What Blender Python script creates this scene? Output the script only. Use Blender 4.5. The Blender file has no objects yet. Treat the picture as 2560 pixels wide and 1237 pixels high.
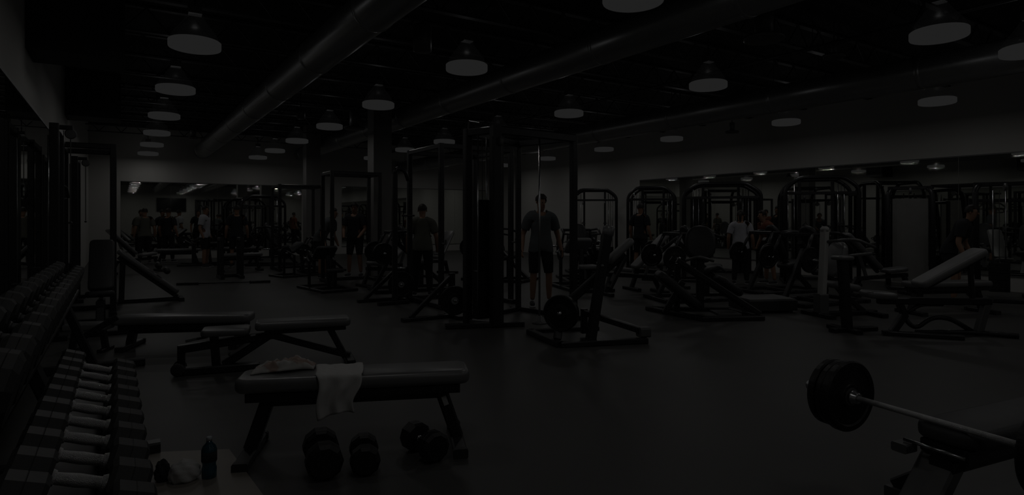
import bpy, bmesh, math, random
from mathutils import Vector, Matrix
random.seed(7)
D = bpy.data
SC = bpy.context.scene
COL = SC.collection
R = math.radians

# ---------------------------------------------------------------- camera, world, exposure
CAM_H, FPX, YAW, HORIZON = 1.37, 1524.0, R(32.75), 548.0
cam_d = D.cameras.new('camera'); cam = D.objects.new('camera', cam_d); COL.objects.link(cam)
cam_d.sensor_width = 36.0; cam_d.lens = FPX / 2560 * 36.0
cam_d.shift_y = -(618.5 - HORIZON) / 2560
cam_d.clip_start = 0.05; cam_d.clip_end = 200
cam.location = (0, 0, CAM_H); cam.rotation_euler = (R(90), 0, -YAW)
SC.camera = cam
w = D.worlds.new('world'); SC.world = w; w.use_nodes = True
w.node_tree.nodes['Background'].inputs[0].default_value = (0.5, 0.52, 0.55, 1)
w.node_tree.nodes['Background'].inputs[1].default_value = 0.0
SC.view_settings.view_transform = 'Standard'; SC.view_settings.look = 'None'
SC.view_settings.exposure = -6.2; SC.view_settings.gamma = 1.0
SC.view_settings.use_curve_mapping = False
LAMP_W, SPILL_W = 88.0, 16.0          # watts of each lamp's downward and sideways light
SC.cycles.max_bounces = 7
SC.cycles.use_denoising = True

SA, CA = math.sin(YAW), math.cos(YAW)
def gp(px, py, h=0.0):
    """floor-plan point of the thing seen at a photo pixel when it stands h above the floor"""
    z = (CAM_H - h) * FPX / (py - HORIZON)
    r = z * (px - 1280) / FPX
    return Vector((z * SA + r * CA, z * CA - r * SA, h))

# ---------------------------------------------------------------- materials
def mat(name, col, rough=0.5, metal=0.0, spec=0.5, noise=0.12, nscale=18.0, bump=0.0, bscale=60.0, emit=0.0, trans=0.0):
    m = D.materials.new(name); m.use_nodes = True
    nt = m.node_tree; b = nt.nodes['Principled BSDF']
    b.inputs['Metallic'].default_value = metal
    b.inputs['Specular IOR Level'].default_value = spec
    tc = nt.nodes.new('ShaderNodeTexCoord')
    n = nt.nodes.new('ShaderNodeTexNoise'); n.inputs['Scale'].default_value = nscale; n.inputs['Detail'].default_value = 4
    nt.links.new(tc.outputs['Object'], n.inputs['Vector'])
    mx = nt.nodes.new('ShaderNodeMix'); mx.data_type = 'RGBA'
    mx.inputs[6].default_value = (*[c * (1 - noise) for c in col], 1)
    mx.inputs[7].default_value = (*[min(1, c * (1 + noise)) for c in col], 1)
    nt.links.new(n.outputs['Fac'], mx.inputs[0]); nt.links.new(mx.outputs[2], b.inputs['Base Color'])
    mr = nt.nodes.new('ShaderNodeMapRange')
    mr.inputs['To Min'].default_value = max(0.02, rough - 0.06); mr.inputs['To Max'].default_value = min(1, rough + 0.06)
    nt.links.new(n.outputs['Fac'], mr.inputs['Value']); nt.links.new(mr.outputs[0], b.inputs['Roughness'])
    if bump:
        n2 = nt.nodes.new('ShaderNodeTexNoise'); n2.inputs['Scale'].default_value = bscale; n2.inputs['Detail'].default_value = 5
        nt.links.new(tc.outputs['Object'], n2.inputs['Vector'])
        bp = nt.nodes.new('ShaderNodeBump'); bp.inputs['Strength'].default_value = bump; bp.inputs['Distance'].default_value = 0.01
        nt.links.new(n2.outputs['Fac'], bp.inputs['Height']); nt.links.new(bp.outputs[0], b.inputs['Normal'])
    if emit:
        b.inputs['Emission Color'].default_value = (1, 1, 1, 1); b.inputs['Emission Strength'].default_value = emit
    if trans:
        b.inputs['Transmission Weight'].default_value = trans
    return m
M = {}
M['wall'] = mat('painted_wall', (0.575, 0.565, 0.54), 0.7, noise=0.03, nscale=1.5, spec=0.3)
M['floor'] = mat('rubber_floor', (0.083, 0.082, 0.080), 0.46, noise=0.14, nscale=0.9, bump=0.12, bscale=140, spec=0.45)
M['deck'] = mat('black_deck', (0.02, 0.02, 0.02), 0.8, nscale=3)
M['joist'] = mat('black_joist', (0.06, 0.06, 0.062), 0.5, nscale=6)
M['bulk'] = mat('dark_bulkhead', (0.035, 0.035, 0.036), 0.6, nscale=4)
M['duct'] = mat('grey_duct', (0.50, 0.505, 0.51), 0.34, 0.75, nscale=3)
M['pillar'] = mat('grey_pillar', (0.21, 0.205, 0.2), 0.6, nscale=3)
M['steel'] = mat('black_steel', (0.022, 0.022, 0.024), 0.36, nscale=30, noise=0.2)
M['grey'] = mat('grey_steel', (0.15, 0.15, 0.15), 0.42, 0.3, nscale=20)
M['chrome'] = mat('chrome', (0.55, 0.56, 0.57), 0.24, 1.0, nscale=40)
M['knurl'] = mat('knurled_chrome', (0.66, 0.66, 0.66), 0.36, 0.85, nscale=40, bump=0.6, bscale=400)
M['vinyl'] = mat('black_vinyl', (0.15, 0.15, 0.152), 0.34, nscale=14, bump=0.06, bscale=220, spec=1.0)
M['slatevinyl'] = mat('slate_vinyl', (0.062, 0.062, 0.064), 0.48, nscale=14, bump=0.08, bscale=220)
M['darkvinyl'] = mat('dark_vinyl', (0.03, 0.03, 0.032), 0.45, nscale=14, bump=0.08, bscale=220)
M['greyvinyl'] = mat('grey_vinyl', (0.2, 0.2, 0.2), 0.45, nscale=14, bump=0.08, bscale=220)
M['rubber'] = mat('black_rubber', (0.036, 0.036, 0.036), 0.5, nscale=20, bump=0.1, bscale=150)
M['iron'] = mat('cast_iron', (0.013, 0.013, 0.0135), 0.42, 0.0, nscale=25, bump=0.12, bscale=90)
M['shroud'] = mat('pale_shroud', (0.45, 0.445, 0.43), 0.5, nscale=5)
M['white'] = mat('white_cloth', (0.6, 0.59, 0.58), 0.9, noise=0.06, nscale=9, bump=0.3, bscale=300)
M['sticker'] = mat('white_sticker', (0.6, 0.6, 0.6), 0.6, noise=0.25, nscale=120)
M['wood'] = mat('pale_board', (0.29, 0.265, 0.235), 0.45, noise=0.15, nscale=7)
M['cap'] = mat('pale_plastic', (0.42, 0.45, 0.47), 0.4)
M['skin'] = mat('skin', (0.33, 0.19, 0.125), 0.55, noise=0.06)
M['hair'] = mat('dark_hair', (0.02, 0.016, 0.013), 0.6)
M['tee_grey'] = mat('grey_tee', (0.115, 0.125, 0.13), 0.9, nscale=12)
M['tee_dark'] = mat('black_tee', (0.022, 0.024, 0.028), 0.9, nscale=12)
M['tee_olive'] = mat('olive_tee', (0.125, 0.125, 0.105), 0.9, nscale=12)
M['tee_white'] = mat('white_tee', (0.5, 0.5, 0.54), 0.9, nscale=12)
M['tee_red'] = mat('rust_tee', (0.2, 0.07, 0.045), 0.9, nscale=12)
M['shorts'] = mat('black_shorts', (0.016, 0.016, 0.018), 0.9, nscale=12)
M['shoe'] = mat('dark_shoe', (0.04, 0.04, 0.045), 0.7)
M['sole'] = mat('pale_sole', (0.35, 0.35, 0.35), 0.7)
M['cable'] = mat('cable', (0.12, 0.12, 0.12), 0.35, 0.5)
M['screen'] = mat('dark_screen', (0.012, 0.012, 0.014), 0.15)

def lamp_mat():
    m = D.materials.new('lit_diffuser'); m.use_nodes = True; nt = m.node_tree; nt.nodes.clear()
    o = nt.nodes.new('ShaderNodeOutputMaterial'); e = nt.nodes.new('ShaderNodeEmission')
    e.inputs['Color'].default_value = (1, 1, 0.99, 1); e.inputs['Strength'].default_value = 1.0
    nt.links.new(e.outputs[0], o.inputs[0]); return m
M['lit'] = lamp_mat()
def acrylic():
    m = D.materials.new('glowing_acrylic'); m.use_nodes = True; nt = m.node_tree; nt.nodes.clear()
    o = nt.nodes.new('ShaderNodeOutputMaterial'); t = nt.nodes.new('ShaderNodeBsdfTransparent')
    e = nt.nodes.new('ShaderNodeEmission'); e.inputs['Strength'].default_value = 0.2  # weak emission stands in for lamp light caught in the cone
    g = nt.nodes.new('ShaderNodeBsdfGlossy'); g.inputs['Roughness'].default_value = 0.2; g.inputs['Color'].default_value = (.5, .5, .5, 1)
    t.inputs['Color'].default_value = (.96, .96, .96, 1)
    a = nt.nodes.new('ShaderNodeMixShader'); a.inputs[0].default_value = 0.8
    b = nt.nodes.new('ShaderNodeMixShader'); b.inputs[0].default_value = 0.19
    nt.links.new(g.outputs[0], a.inputs[1]); nt.links.new(e.outputs[0], a.inputs[2])
    nt.links.new(t.outputs[0], b.inputs[1]); nt.links.new(a.outputs[0], b.inputs[2])
    nt.links.new(b.outputs[0], o.inputs[0]); return m
M['acrylic'] = acrylic()
def mirror_mat():
    m = D.materials.new('mirror_glass'); m.use_nodes = True; nt = m.node_tree; b = nt.nodes['Principled BSDF']
    b.inputs['Base Color'].default_value = (0.72, 0.74, 0.70, 1); b.inputs['Metallic'].default_value = 1.0
    n = nt.nodes.new('ShaderNodeTexNoise'); n.inputs['Scale'].default_value = 2.0
    mr = nt.nodes.new('ShaderNodeMapRange'); mr.inputs['To Min'].default_value = 0.0; mr.inputs['To Max'].default_value = 0.03
    nt.links.new(n.outputs['Fac'], mr.inputs['Value']); nt.links.new(mr.outputs[0], b.inputs['Roughness']); return m
M['mirror'] = mirror_mat()
def bottle_mat():
    m = D.materials.new('blue_plastic'); m.use_nodes = True; b = m.node_tree.nodes['Principled BSDF']
    n = m.node_tree.nodes.new('ShaderNodeTexNoise'); n.inputs['Scale'].default_value = 30
    r = m.node_tree.nodes.new('ShaderNodeValToRGB')
    r.color_ramp.elements[0].color = (0.02, 0.09, 0.14, 1); r.color_ramp.elements[1].color = (0.04, 0.17, 0.23, 1)
    m.node_tree.links.new(n.outputs['Fac'], r.inputs[0]); m.node_tree.links.new(r.outputs[0], b.inputs['Base Color'])
    b.inputs['Roughness'].default_value = 0.12; b.inputs['Transmission Weight'].default_value = 0.45; return m
M['bottle'] = bottle_mat()
def print_mat():
    m = D.materials.new('printed_cloth'); m.use_nodes = True; nt = m.node_tree; b = nt.nodes['Principled BSDF']
    tc = nt.nodes.new('ShaderNodeTexCoord'); n = nt.nodes.new('ShaderNodeTexNoise'); n.inputs['Scale'].default_value = 9
    nt.links.new(tc.outputs['Object'], n.inputs['Vector'])
    r = nt.nodes.new('ShaderNodeValToRGB'); e = r.color_ramp.elements
    e[0].position = 0.52; e[0].color = (0.5, 0.49, 0.47, 1); e[1].position = 0.6; e[1].color = (0.38, 0.29, 0.25, 1)
    nt.links.new(n.outputs['Fac'], r.inputs[0]); nt.links.new(r.outputs[0], b.inputs['Base Color']); b.inputs['Roughness'].default_value = 0.9
    return m
M['print'] = print_mat()

# ---------------------------------------------------------------- object helpers
def mesh_obj(name, bm, m, parent=None, smooth=False, label=None):
    bmesh.ops.recalc_face_normals(bm, faces=bm.faces[:])
    me = D.meshes.new(name); bm.to_mesh(me); bm.free()
    if smooth:
        for p in me.polygons: p.use_smooth = True
    return link_mesh(name, me, m, parent, label)
def link_mesh(name, me, m, parent=None, label=None):
    if m is not None and not me.materials: me.materials.append(M[m] if isinstance(m, str) else m)
    o = D.objects.new(name, me); COL.objects.link(o)
    if parent is not None: o.parent = parent
    if label: o['label'] = label
    return o
def tag(o, label, cat, group=None, kind=None):
    o['label'] = label; o['category'] = cat
    if group: o['group'] = group
    if kind: o['kind'] = kind
    return o
def thing(name, label, cat, loc=(0, 0, 0), rz=0.0, group=None):
    o = D.objects.new(name, None); o.empty_display_size = 0.1; COL.objects.link(o)
    o.location = loc; o.rotation_euler = (0, 0, rz)
    return tag(o, label, cat, group)
def copy_tree(o, parent=None):
    c = o.copy(); COL.objects.link(c)
    if parent is not None: c.parent = parent
    for ch in list(o.children): copy_tree(ch, c)
    return c
def dup(root, label, loc, rz=None, scale=None):
    c = copy_tree(root); c['label'] = label; c.location = loc
    if rz is not None: c.rotation_euler = (0, 0, rz)
    if scale: c.scale = scale if hasattr(scale, '__len__') else (scale,) * 3
    return c
def struct(o): o['kind'] = 'structure'; return o

def frame_of(d, up=None):
    d = d.normalized()
    u = Vector(up) if up is not None else (Vector((0, 0, 1)) if abs(d.z) < 0.95 else Vector((0, 1, 0)))
    s = d.cross(u)
    if s.length < 1e-4: s = d.cross(Vector((1, 0.3, 0)))
    s.normalize(); u = s.cross(d).normalized(); return d, s, u

class B:
    """collects shapes into one mesh"""
    def __init__(s): s.bm = bmesh.new()
    def _loft(s, rings, cap=True, closed=True):
        vs = [[s.bm.verts.new(p) for p in r] for r in rings]; n = len(vs[0])
        for a, b in zip(vs, vs[1:]):
            for i in range(n if closed else n - 1):
                j = (i + 1) % n; s.bm.faces.new((a[i], a[j], b[j], b[i]))
        if cap: s.bm.faces.new(vs[0][::-1]); s.bm.faces.new(vs[-1])
        return s
    def beam(s, p0, p1, w, h=None, up=None, c=0.15):
        h = h or w; p0 = Vector(p0); p1 = Vector(p1); d, sd, u = frame_of(p1 - p0, up)
        a, b = w / 2, h / 2; k = c * min(w, h)
        o = [(a - k, -b), (a, -b + k), (a, b - k), (a - k, b), (-a + k, b), (-a, b - k), (-a, -b + k), (-a + k, -b)]
        return s._loft([[p + sd * x + u * y for x, y in o] for p in (p0, p1)])
    def box(s, lo, hi, c=0.0):
        lo, hi = Vector(lo), Vector(hi); m = (lo + hi) / 2
        if c: return s.beam((lo.x, m.y, m.z), (hi.x, m.y, m.z), hi.y - lo.y, hi.z - lo.z, up=(0, 0, 1), c=c)
        r = bmesh.ops.create_cube(s.bm, size=1, matrix=Matrix.Translation(m) @ Matrix.Diagonal((*(hi - lo), 1))); return s
    def tube(s, pts, r, n=10, fillet=0.0, k=5):
        P = [Vector(p) for p in pts]
        if fillet and len(P) > 2:
            Q = [P[0]]
            for a, b, c in zip(P, P[1:], P[2:]):
                f = min(fillet, (a - b).length * .49, (c - b).length * .49)
                u, v = b + (a - b).normalized() * f, b + (c - b).normalized() * f
                for i in range(k + 1):
                    t = i / k; Q.append(u * (1 - t) ** 2 + b * 2 * t * (1 - t) + v * t * t)
            Q.append(P[-1]); P = Q
        rings = []; prev = None
        for i, p in enumerate(P):
            d = (P[min(i + 1, len(P) - 1)] - P[max(i - 1, 0)])
            if d.length < 1e-6: d = Vector((0, 0, 1))
            d.normalize()
            if prev is None: _, sd, u = frame_of(d)
            else:
                u = prev - d * prev.dot(d)
                u = u.normalized() if u.length > 1e-5 else frame_of(d)[2]
                sd = d.cross(u)
            prev = u
            rr = r[i] if hasattr(r, '__len__') else r
            rings.append([p + (sd * math.cos(2 * math.pi * j / n) + u * math.sin(2 * math.pi * j / n)) * rr for j in range(n)])
        return s._loft(rings)
    def lathe(s, c, axis, prof, n=24, ph=0.0, up=None):
        c = Vector(c); d, sd, u = frame_of(Vector(axis), up); rings = []
        for t, r in prof:
            r = max(r, 1e-4)
            rings.append([c + d * t + (sd * math.cos(2 * math.pi * j / n + ph) + u * math.sin(2 * math.pi * j / n + ph)) * r for j in range(n)])
        return s._loft(rings)
    def ring(s, c, axis, prof, n=24):
        c = Vector(c); d, sd, u = frame_of(Vector(axis)); prof = list(prof) + [prof[0]]; rings = []
        vs = [[s.bm.verts.new(c + d * t + (sd * math.cos(2 * math.pi * j / n) + u * math.sin(2 * math.pi * j / n)) * r) for j in range(n)] for t, r in prof[:-1]]
        vs.append(vs[0])
        for a, b in zip(vs, vs[1:]):
            for i in range(n): s.bm.faces.new((a[i], a[(i + 1) % n], b[(i + 1) % n], b[i]))
        return s
    def pad(s, c, L, W, T, mtx=None, rc=0.06, re=0.02, seg=4):
        """upholstered pad: rounded corners, rolled edges; local x = length"""
        mtx = mtx or Matrix.Identity(3); c = Vector(c)
        rc = min(rc, W / 2 - 1e-3, L / 2 - 1e-3); re = min(re, T / 2 - 1e-4, rc * .95)
        def outline(i):
            o = []; r = max(rc - i, 1e-3)
            for sx, sy, a0 in ((1, 1, 0), (-1, 1, 90), (-1, -1, 180), (1, -1, 270)):
                for k in range(seg + 1):
                    a = R(a0 + 90 * k / seg)
                    o.append((sx * (L / 2 - rc) + r * math.cos(a), sy * (W / 2 - rc) + r * math.sin(a)))
            return o
        lv = []
        for k in range(4): a = R(90 * k / 3); lv.append((-T / 2 + re * (1 - math.sin(a)), re * (1 - math.cos(a))))
        lv = [(-T / 2 + re * (1 - math.cos(R(30 * k))), re * (1 - math.sin(R(30 * k)))) for k in range(4)]
        lv += [(T / 2 - re * (1 - math.cos(R(30 * k))), re * (1 - math.sin(R(30 * k)))) for k in (3, 2, 1, 0)]
        return s._loft([[c + mtx @ Vector((x, y, z)) for x, y in outline(i)] for z, i in lv])
    def obj(s, name, m, parent=None, smooth=False, label=None): return mesh_obj(name, s.bm, m, parent, smooth, label)

def ry(a): return Matrix.Rotation(R(a), 3, 'Y')
def rz_(a): return Matrix.Rotation(R(a), 3, 'Z')
def plate_prof(r, t):
    return [(-t / 2, r * .1), (-t / 2, r * .34), (-t * .38, r * .36), (-t * .30, r * .5), (-t * .30, r * .80), (-t * .46, r * .84), (-t * .5, r * .96), (-t * .3, r),
            (t * .3, r), (t * .5, r * .96), (t * .46, r * .84), (t * .30, r * .80), (t * .30, r * .5), (t * .38, r * .36), (t / 2, r * .34), (t / 2, r * .1)]
# ---------------------------------------------------------------- the room
XL, XR, YF, YB, HC = -0.85, 14.2, 24.0, -9.0, 4.45
struct(B().box((XL - .2, YB - .2, -.2), (XR + .2, YF + .2, 0)).obj('floor', 'floor'))
ceil = struct(B().box((XL - .2, YB - .2, HC), (XR + .2, YF + .2, HC + .2)).obj('ceiling', 'deck'))
struct(B().box((XL - .2, YB - .2, 0), (XL, YF + .2, HC)).obj('wall_left', 'wall'))
struct(B().box((XR, YB - .2, 0), (XR + .2, YF + .2, HC)).obj('wall_right', 'wall'))
struct(B().box((XL, YF, 0), (XR, YF + .2, HC)).obj('wall_far', 'wall'))
struct(B().box((XL, YB - .2, 0), (XR, YB, HC)).obj('wall_back', 'wall'))
# open-web joists under the deck
def joist_mesh():
    b = B(); x0, x1 = XL + .02, XR - .02
    b.box((x0, -.05, 4.06), (x1, .05, 4.085)); b.box((x0, -.05, 4.41), (x1, .05, 4.44))
    n = 26
    for i in range(n):
        a = x0 + (x1 - x0) * i / n; c = x0 + (x1 - x0) * (i + .5) / n; e = x0 + (x1 - x0) * (i + 1) / n
        b.beam((a, 0, 4.42), (c, 0, 4.08), .022); b.beam((c, 0, 4.08), (e, 0, 4.42), .022)
    me = D.meshes.new('joist'); b.bm.to_mesh(me); b.bm.free(); return me
jm = joist_mesh()
for i in range(21):
    y = -8.22 + i * 1.54
    o = link_mesh('joist', jm, 'joist', ceil); o.location = (0, y, 0)
# dark bulkheads and pipes on the left
struct(B().box((XL, 8.27, 3.2), (.05, 9.0, HC)).obj('trim_1', 'bulk'))
struct(B().box((XL, 13.8, 3.28), (.02, 14.5, HC)).obj('trim_2', 'bulk'))
# pillars
for i, y in enumerate((13.9, 20.1)):
    struct(B().box((5.05, y, 0), (5.5, y + .42, HC), c=.06).obj('pillar', 'pillar'))
# mirrors: panels on the walls
def mirror(name, label, axis, fixed, a0, a1, z0, z1, n):
    t = thing(name, label, 'mirror', (0, 0, 0))
    st = (a1 - a0) / n
    for i in range(n):
        lo, hi = a0 + i * st + .003, a0 + (i + 1) * st - .003
        sgn = -1 if fixed > 5 else 1
        f0, f1 = sorted((fixed + sgn * .002, fixed + sgn * .012))
        if axis == 'y': B().box((f0, lo, z0), (f1, hi, z1)).obj('mirror_panel', 'mirror', t)
        else: B().box((lo, f0, z0), (hi, f1, z1)).obj('mirror_panel', 'mirror', t)
    g0, g1 = sorted((fixed, fixed + (-1 if fixed > 5 else 1) * .018))
    for z in (z0 - .025, z1):
        if axis == 'y': B().box((g0, a0, z), (g1, a1, z + .025)).obj('mirror_channel', 'grey', t)
        else: B().box((a0, g0, z), (a1, g1, z + .025)).obj('mirror_channel', 'grey', t)
    return t
mirror('wall_mirror', 'tall mirror along the left wall behind the dumbbell rack', 'y', XL, 1.0, 14.0, .45, 2.62, 9)
mirror('wall_mirror', 'wide mirror on the far wall at left, above the far benches', 'x', YF, .02, 5.85, .3, 2.62, 4)
mirror('wall_mirror', 'mirror on the far wall to the right of the pillars', 'x', YF, 7.4, 14.1, .3, 2.66, 4)
mirror('wall_mirror', 'long mirror on the right wall behind the cable stations', 'y', XR, -2.0, 14.4, .3, 2.62, 11)

# ducts
def duct(label, x, z, r, y0, y1):
    t = thing('air_duct', label, 'duct', (x, y0, z))
    B().lathe((0, 0, 0), (0, 1, 0), [(0, r), (y1 - y0, r)], n=40).obj('duct_pipe', 'duct', t, smooth=True)
    y = 1.2
    while y < y1 - y0 - .3:
        B().lathe((0, y, 0), (0, 1, 0), [(-.035, r + .001), (-.03, r + .009), (.03, r + .009), (.035, r + .001)], n=40).obj('duct_collar', 'duct', t, smooth=True)
        b = B(); b.tube([(-.05, y, r - .01), (-.05, y, HC - z - .01)], .007, 6)
        b.obj('hanger', 'joist', t)
        y += 2.4
    return t
duct('round grey air duct nearest the left wall, under the ceiling', 2.42, 3.75, .25, YB + .05, YF - .05)
duct('round grey air duct over the middle, passing beside the pillars', 5.82, 3.85, .25, YB + .05, YF - .05)
duct('round grey air duct nearest the right wall', 9.9, 3.52, .24, YB + .05, YF - .05)

# ---------------------------------------------------------------- high-bay lamps
def lamp_proto():
    t = thing('high_bay_lamp', '', 'lamp', (0, 0, 3.5), 0, 'high-bay lamps under the ceiling')
    B().tube([(0, 0, .45), (0, 0, .93)], .012, 8).obj('stem', 'joist', t)
    B().box((-.075, -.06, .36), (.075, .06, .47), c=.1).obj('ballast_box', 'grey', t)
    B().lathe((0, 0, 0), (0, 0, 1), [(.046, .28), (.14, .235), (.25, .15), (.355, .08)], n=32).obj('reflector', 'acrylic', t, smooth=True)
    B().lathe((0, 0, 0), (0, 0, 1), [(-.052, .272), (-.046, .288), (-.034, .293), (.034, .293), (.044, .28)], n=32).obj('diffuser', 'lit', t, smooth=True)
    return t
area = D.lights.new('lamp_light', 'AREA'); area.shape = 'DISK'; area.size = .5; area.energy = LAMP_W
area.color = (1, .985, .96); area.cycles.use_multiple_importance_sampling = False
spill = D.lights.new('lamp_spill', 'POINT'); spill.energy = SPILL_W; spill.shadow_soft_size = .06
spill.cycles.use_multiple_importance_sampling = False
ORD = ['first', 'second', 'third', 'fourth', 'fifth', 'sixth', 'seventh', 'eighth', 'ninth', 'tenth', 'eleventh', 'twelfth', 'thirteenth', 'fourteenth']
lp = lamp_proto(); lamp_used = [False]
for ld, dz in ((area, -.09), (spill, .12)):
    l = D.objects.new(ld.name, ld); COL.objects.link(l); l.parent = lp; l.location = (0, 0, dz)
def lamp(x, y, label, z=3.5):
    if not lamp_used[0]: o = lp; lamp_used[0] = True; o.location = (x, y, z); o['label'] = label
    else: o = dup(lp, label, (x, y, z))
rows = [
    ('leftmost row', [(.77, 8.35), (.77, 11.4), (.77, 14.45), (.77, 17.4), (.77, 20.2), (.77, 23.0)], [(.77, 5.3), (.77, 2.25), (.77, -.8), (.77, -3.9), (.77, -7)]),
    ('row left of the middle duct', [(4.15, 4.3), (4.1, 7.55), (4.05, 10.9), (4.05, 14.04), (4.05, 17.1), (4.05, 19.9), (4.0, 22.4)], [(4.1, 1.3), (4.1, -1.75), (4.1, -4.8), (4.1, -7.6)]),
    ('row right of the middle duct', [(7.92, 3.24), (7.86, 6.46), (7.6, 9.7), (7.7, 12.6), (7.5, 15.1), (7.35, 17.5), (7.4, 20.5)], [(7.9, 0.1), (7.9, -3), (7.9, -6.2)]),
    ('row behind the right duct', [(10.5, 6.2), (10.5, 9.4), (10.55, 12.6), (10.7, 15.6), (10.6, 18.7), (10.6, 21.6)], []),
    ('row along the right wall', [(12.4, 5.1), (12.3, 8.0), (12.3, 11.3), (12.4, 14.1), (12.6, 17.3), (12.75, 20.4)], [(12.4, 2), (12.4, -1.1), (12.4, -4.2), (12.4, -7.2)]),
]
for rn, vis, off in rows:
    for i, (x, y) in enumerate(vis):
        lamp(x, y, f'glowing ceiling lamp, {ORD[i]} from the front, {rn}')
    for i, (x, y) in enumerate(reversed(off)):
        lamp(x, y, f'glowing ceiling lamp, {ORD[i]} from the back wall, {rn}')
lamp(9.28, 2.83, 'glowing ceiling lamp cut by the right edge, beside the right duct', 3.42)

# small ceiling fittings
def hang_can(label, px, py, h, r, L, flange=0.0):
    p = gp_above(px, py, h)
    t = thing('pendant_speaker' if not flange else 'air_diffuser', label, 'speaker' if not flange else 'diffuser', p)
    B().lathe((0, 0, 0), (0, 0, 1), [(0, r * .8), (.01, r), (L, r), (L + .01, r * .9)], n=24).obj('can_body', 'grey', t, smooth=True)
    B().tube([(0, 0, L), (0, 0, HC - h - .01)], .012, 8).obj('hanger_rod', 'joist', t)
    if flange:
        B().lathe((0, 0, 0), (0, 0, 1), [(-.05, flange * .9), (-.035, flange), (.0, flange), (.012, r)], n=28).obj('flange', 'grey', t, smooth=True)
    return t
def gp_above(px, py, h):
    z = (h - CAM_H) * FPX / (HORIZON - py); r = z * (px - 1280) / FPX
    return Vector((z * SA + r * CA, z * CA - r * SA, h))
hang_can('grey cylinder hanging right of the left duct', 1056, 130, 3.55, .12, .34)
hang_can('small grey cylinder hanging in the distance near the left duct', 752, 297, 3.55, .09, .2)
hang_can('round flanged air outlet hanging right of the middle duct', 1910, 92, 3.6, .11, .36, .24)
hang_can('round flanged air outlet in front of the big pillar top', 886, 318, 3.5, .11, .36, .24)
hang_can('small cone-like fitting hanging in the left aisle', 483, 342, 3.45, .07, .16, .12)
hang_can('small flanged fitting hanging above the right duct', 2085, 137, 3.9, .05, .2, .16)
hang_can('small flanged fitting near the right wall under the deck', 1830, 328, 3.5, .06, .2, .16)
# sprinkler pipes along the room
def pipe(label, x, z, r):
    t = thing('sprinkler_pipe', label, 'pipe', (x, YB + .05, z))
    B().tube([(0, 0, 0), (0, YF - YB - .1, 0)], r, 8).obj('pipe_run', 'joist', t, smooth=True)
    for k in range(10):
        B().beam((0, 1.5 + 3.2 * k, 0), (0, 1.5 + 3.2 * k, HC - z - .005), .012).obj('hanger', 'joist', t)
pipe('thin dark sprinkler pipe between the left and middle ducts', 3.03, 3.98, .03)
pipe('thin dark sprinkler pipe between the middle and right ducts', 8.9, 3.98, .03)
ORDX = ORD + ['fifteenth']
# ---------------------------------------------------------------- dumbbell rack, left foreground
rack = thing('dumbbell_rack', 'long black dumbbell rack with sloping shelves along the left wall', 'rack', (0, 0, 0))
TL, TU = R(19), R(16)
def tier(hx, hz, tilt, off, drop, y0, y1, wtray):
    ax = Vector((math.cos(tilt), 0, -math.sin(tilt))); nm = Vector((math.sin(tilt), 0, math.cos(tilt))); c = Vector((hx, 0, hz))
    for s in (-1, 1):
        p = c + ax * off * s - nm * (drop + .028)
        B().beam((p.x, y0, p.z), (p.x, y1, p.z), .05, .05, up=nm).obj('shelf_rail', 'steel', rack)
    q = c - nm * (drop + .09)
    B().beam((q.x, y0, q.z), (q.x, y1, q.z), wtray, .03, up=nm, c=.05).obj('shelf_tray', 'steel', rack)
tier(-.10, .62, TL, .11, .085, 1.55, 3.95, .2)
tier(-.38, .888, TU, .09, .125, 2.1, 6.75, .16)
for y in (1.62, 4.14, 6.7):
    B().beam((-.2, y, .05), (-.43, y, .66), .09, .07).obj('upright', 'steel', rack)
    B().beam((-.66, y, .035), (.2, y, .035), .09, .07).obj('base_foot', 'steel', rack)
    B().beam((-.30, y, .3), (-.02, y, .47), .06, .05).obj('brace', 'steel', rack)
    B().beam((-.62, y, .07), (-.62, y, .95), .07, .05).obj('rear_post', 'steel', rack)
B().box((-.665, 1.7, .1), (-.65, 6.6, .72)).obj('dark_backing', 'steel', rack)  # dark sheet added so the space under the upper shelf looks black
B().beam((-.62, 1.65, .4), (-.62, 6.67, .4), .05, .08).obj('rear_rail', 'steel', rack)

def dumbbell(name, label, head_r, head_l, gap, hr, sides, hm='rubber', handle='knurl', group=None, cap=True):
    t = thing(name, label, 'dumbbell', group=group)
    prof = [(-gap / 2 - .004, hr), (-gap * .3, hr * 1.02), (0, hr * 1.16), (gap * .3, hr * 1.02), (gap / 2 + .004, hr)]
    B().lathe((0, 0, 0), (1, 0, 0), prof, n=14).obj('handle', handle, t, smooth=True)
    for s in (-1, 1):
        c = head_r * .16
        p = [(0, head_r * .86), (c, head_r), (head_l * .48, head_r), (head_l * .5, head_r * .985), (head_l * .52, head_r), (head_l - c, head_r), (head_l, head_r * .8)]
        ph = 0.0 if sides in (6, 10) else math.pi / sides
        h = B().lathe((s * gap / 2, 0, 0), (s, 0, 0), p, n=sides, ph=ph).obj('head', hm, t)
        B().lathe((s * (gap / 2 - .012), 0, 0), (s, 0, 0), [(0, hr * 1.25), (.012, hr * 1.5)], n=14).obj('collar', handle, h, smooth=True)
    return t
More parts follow.
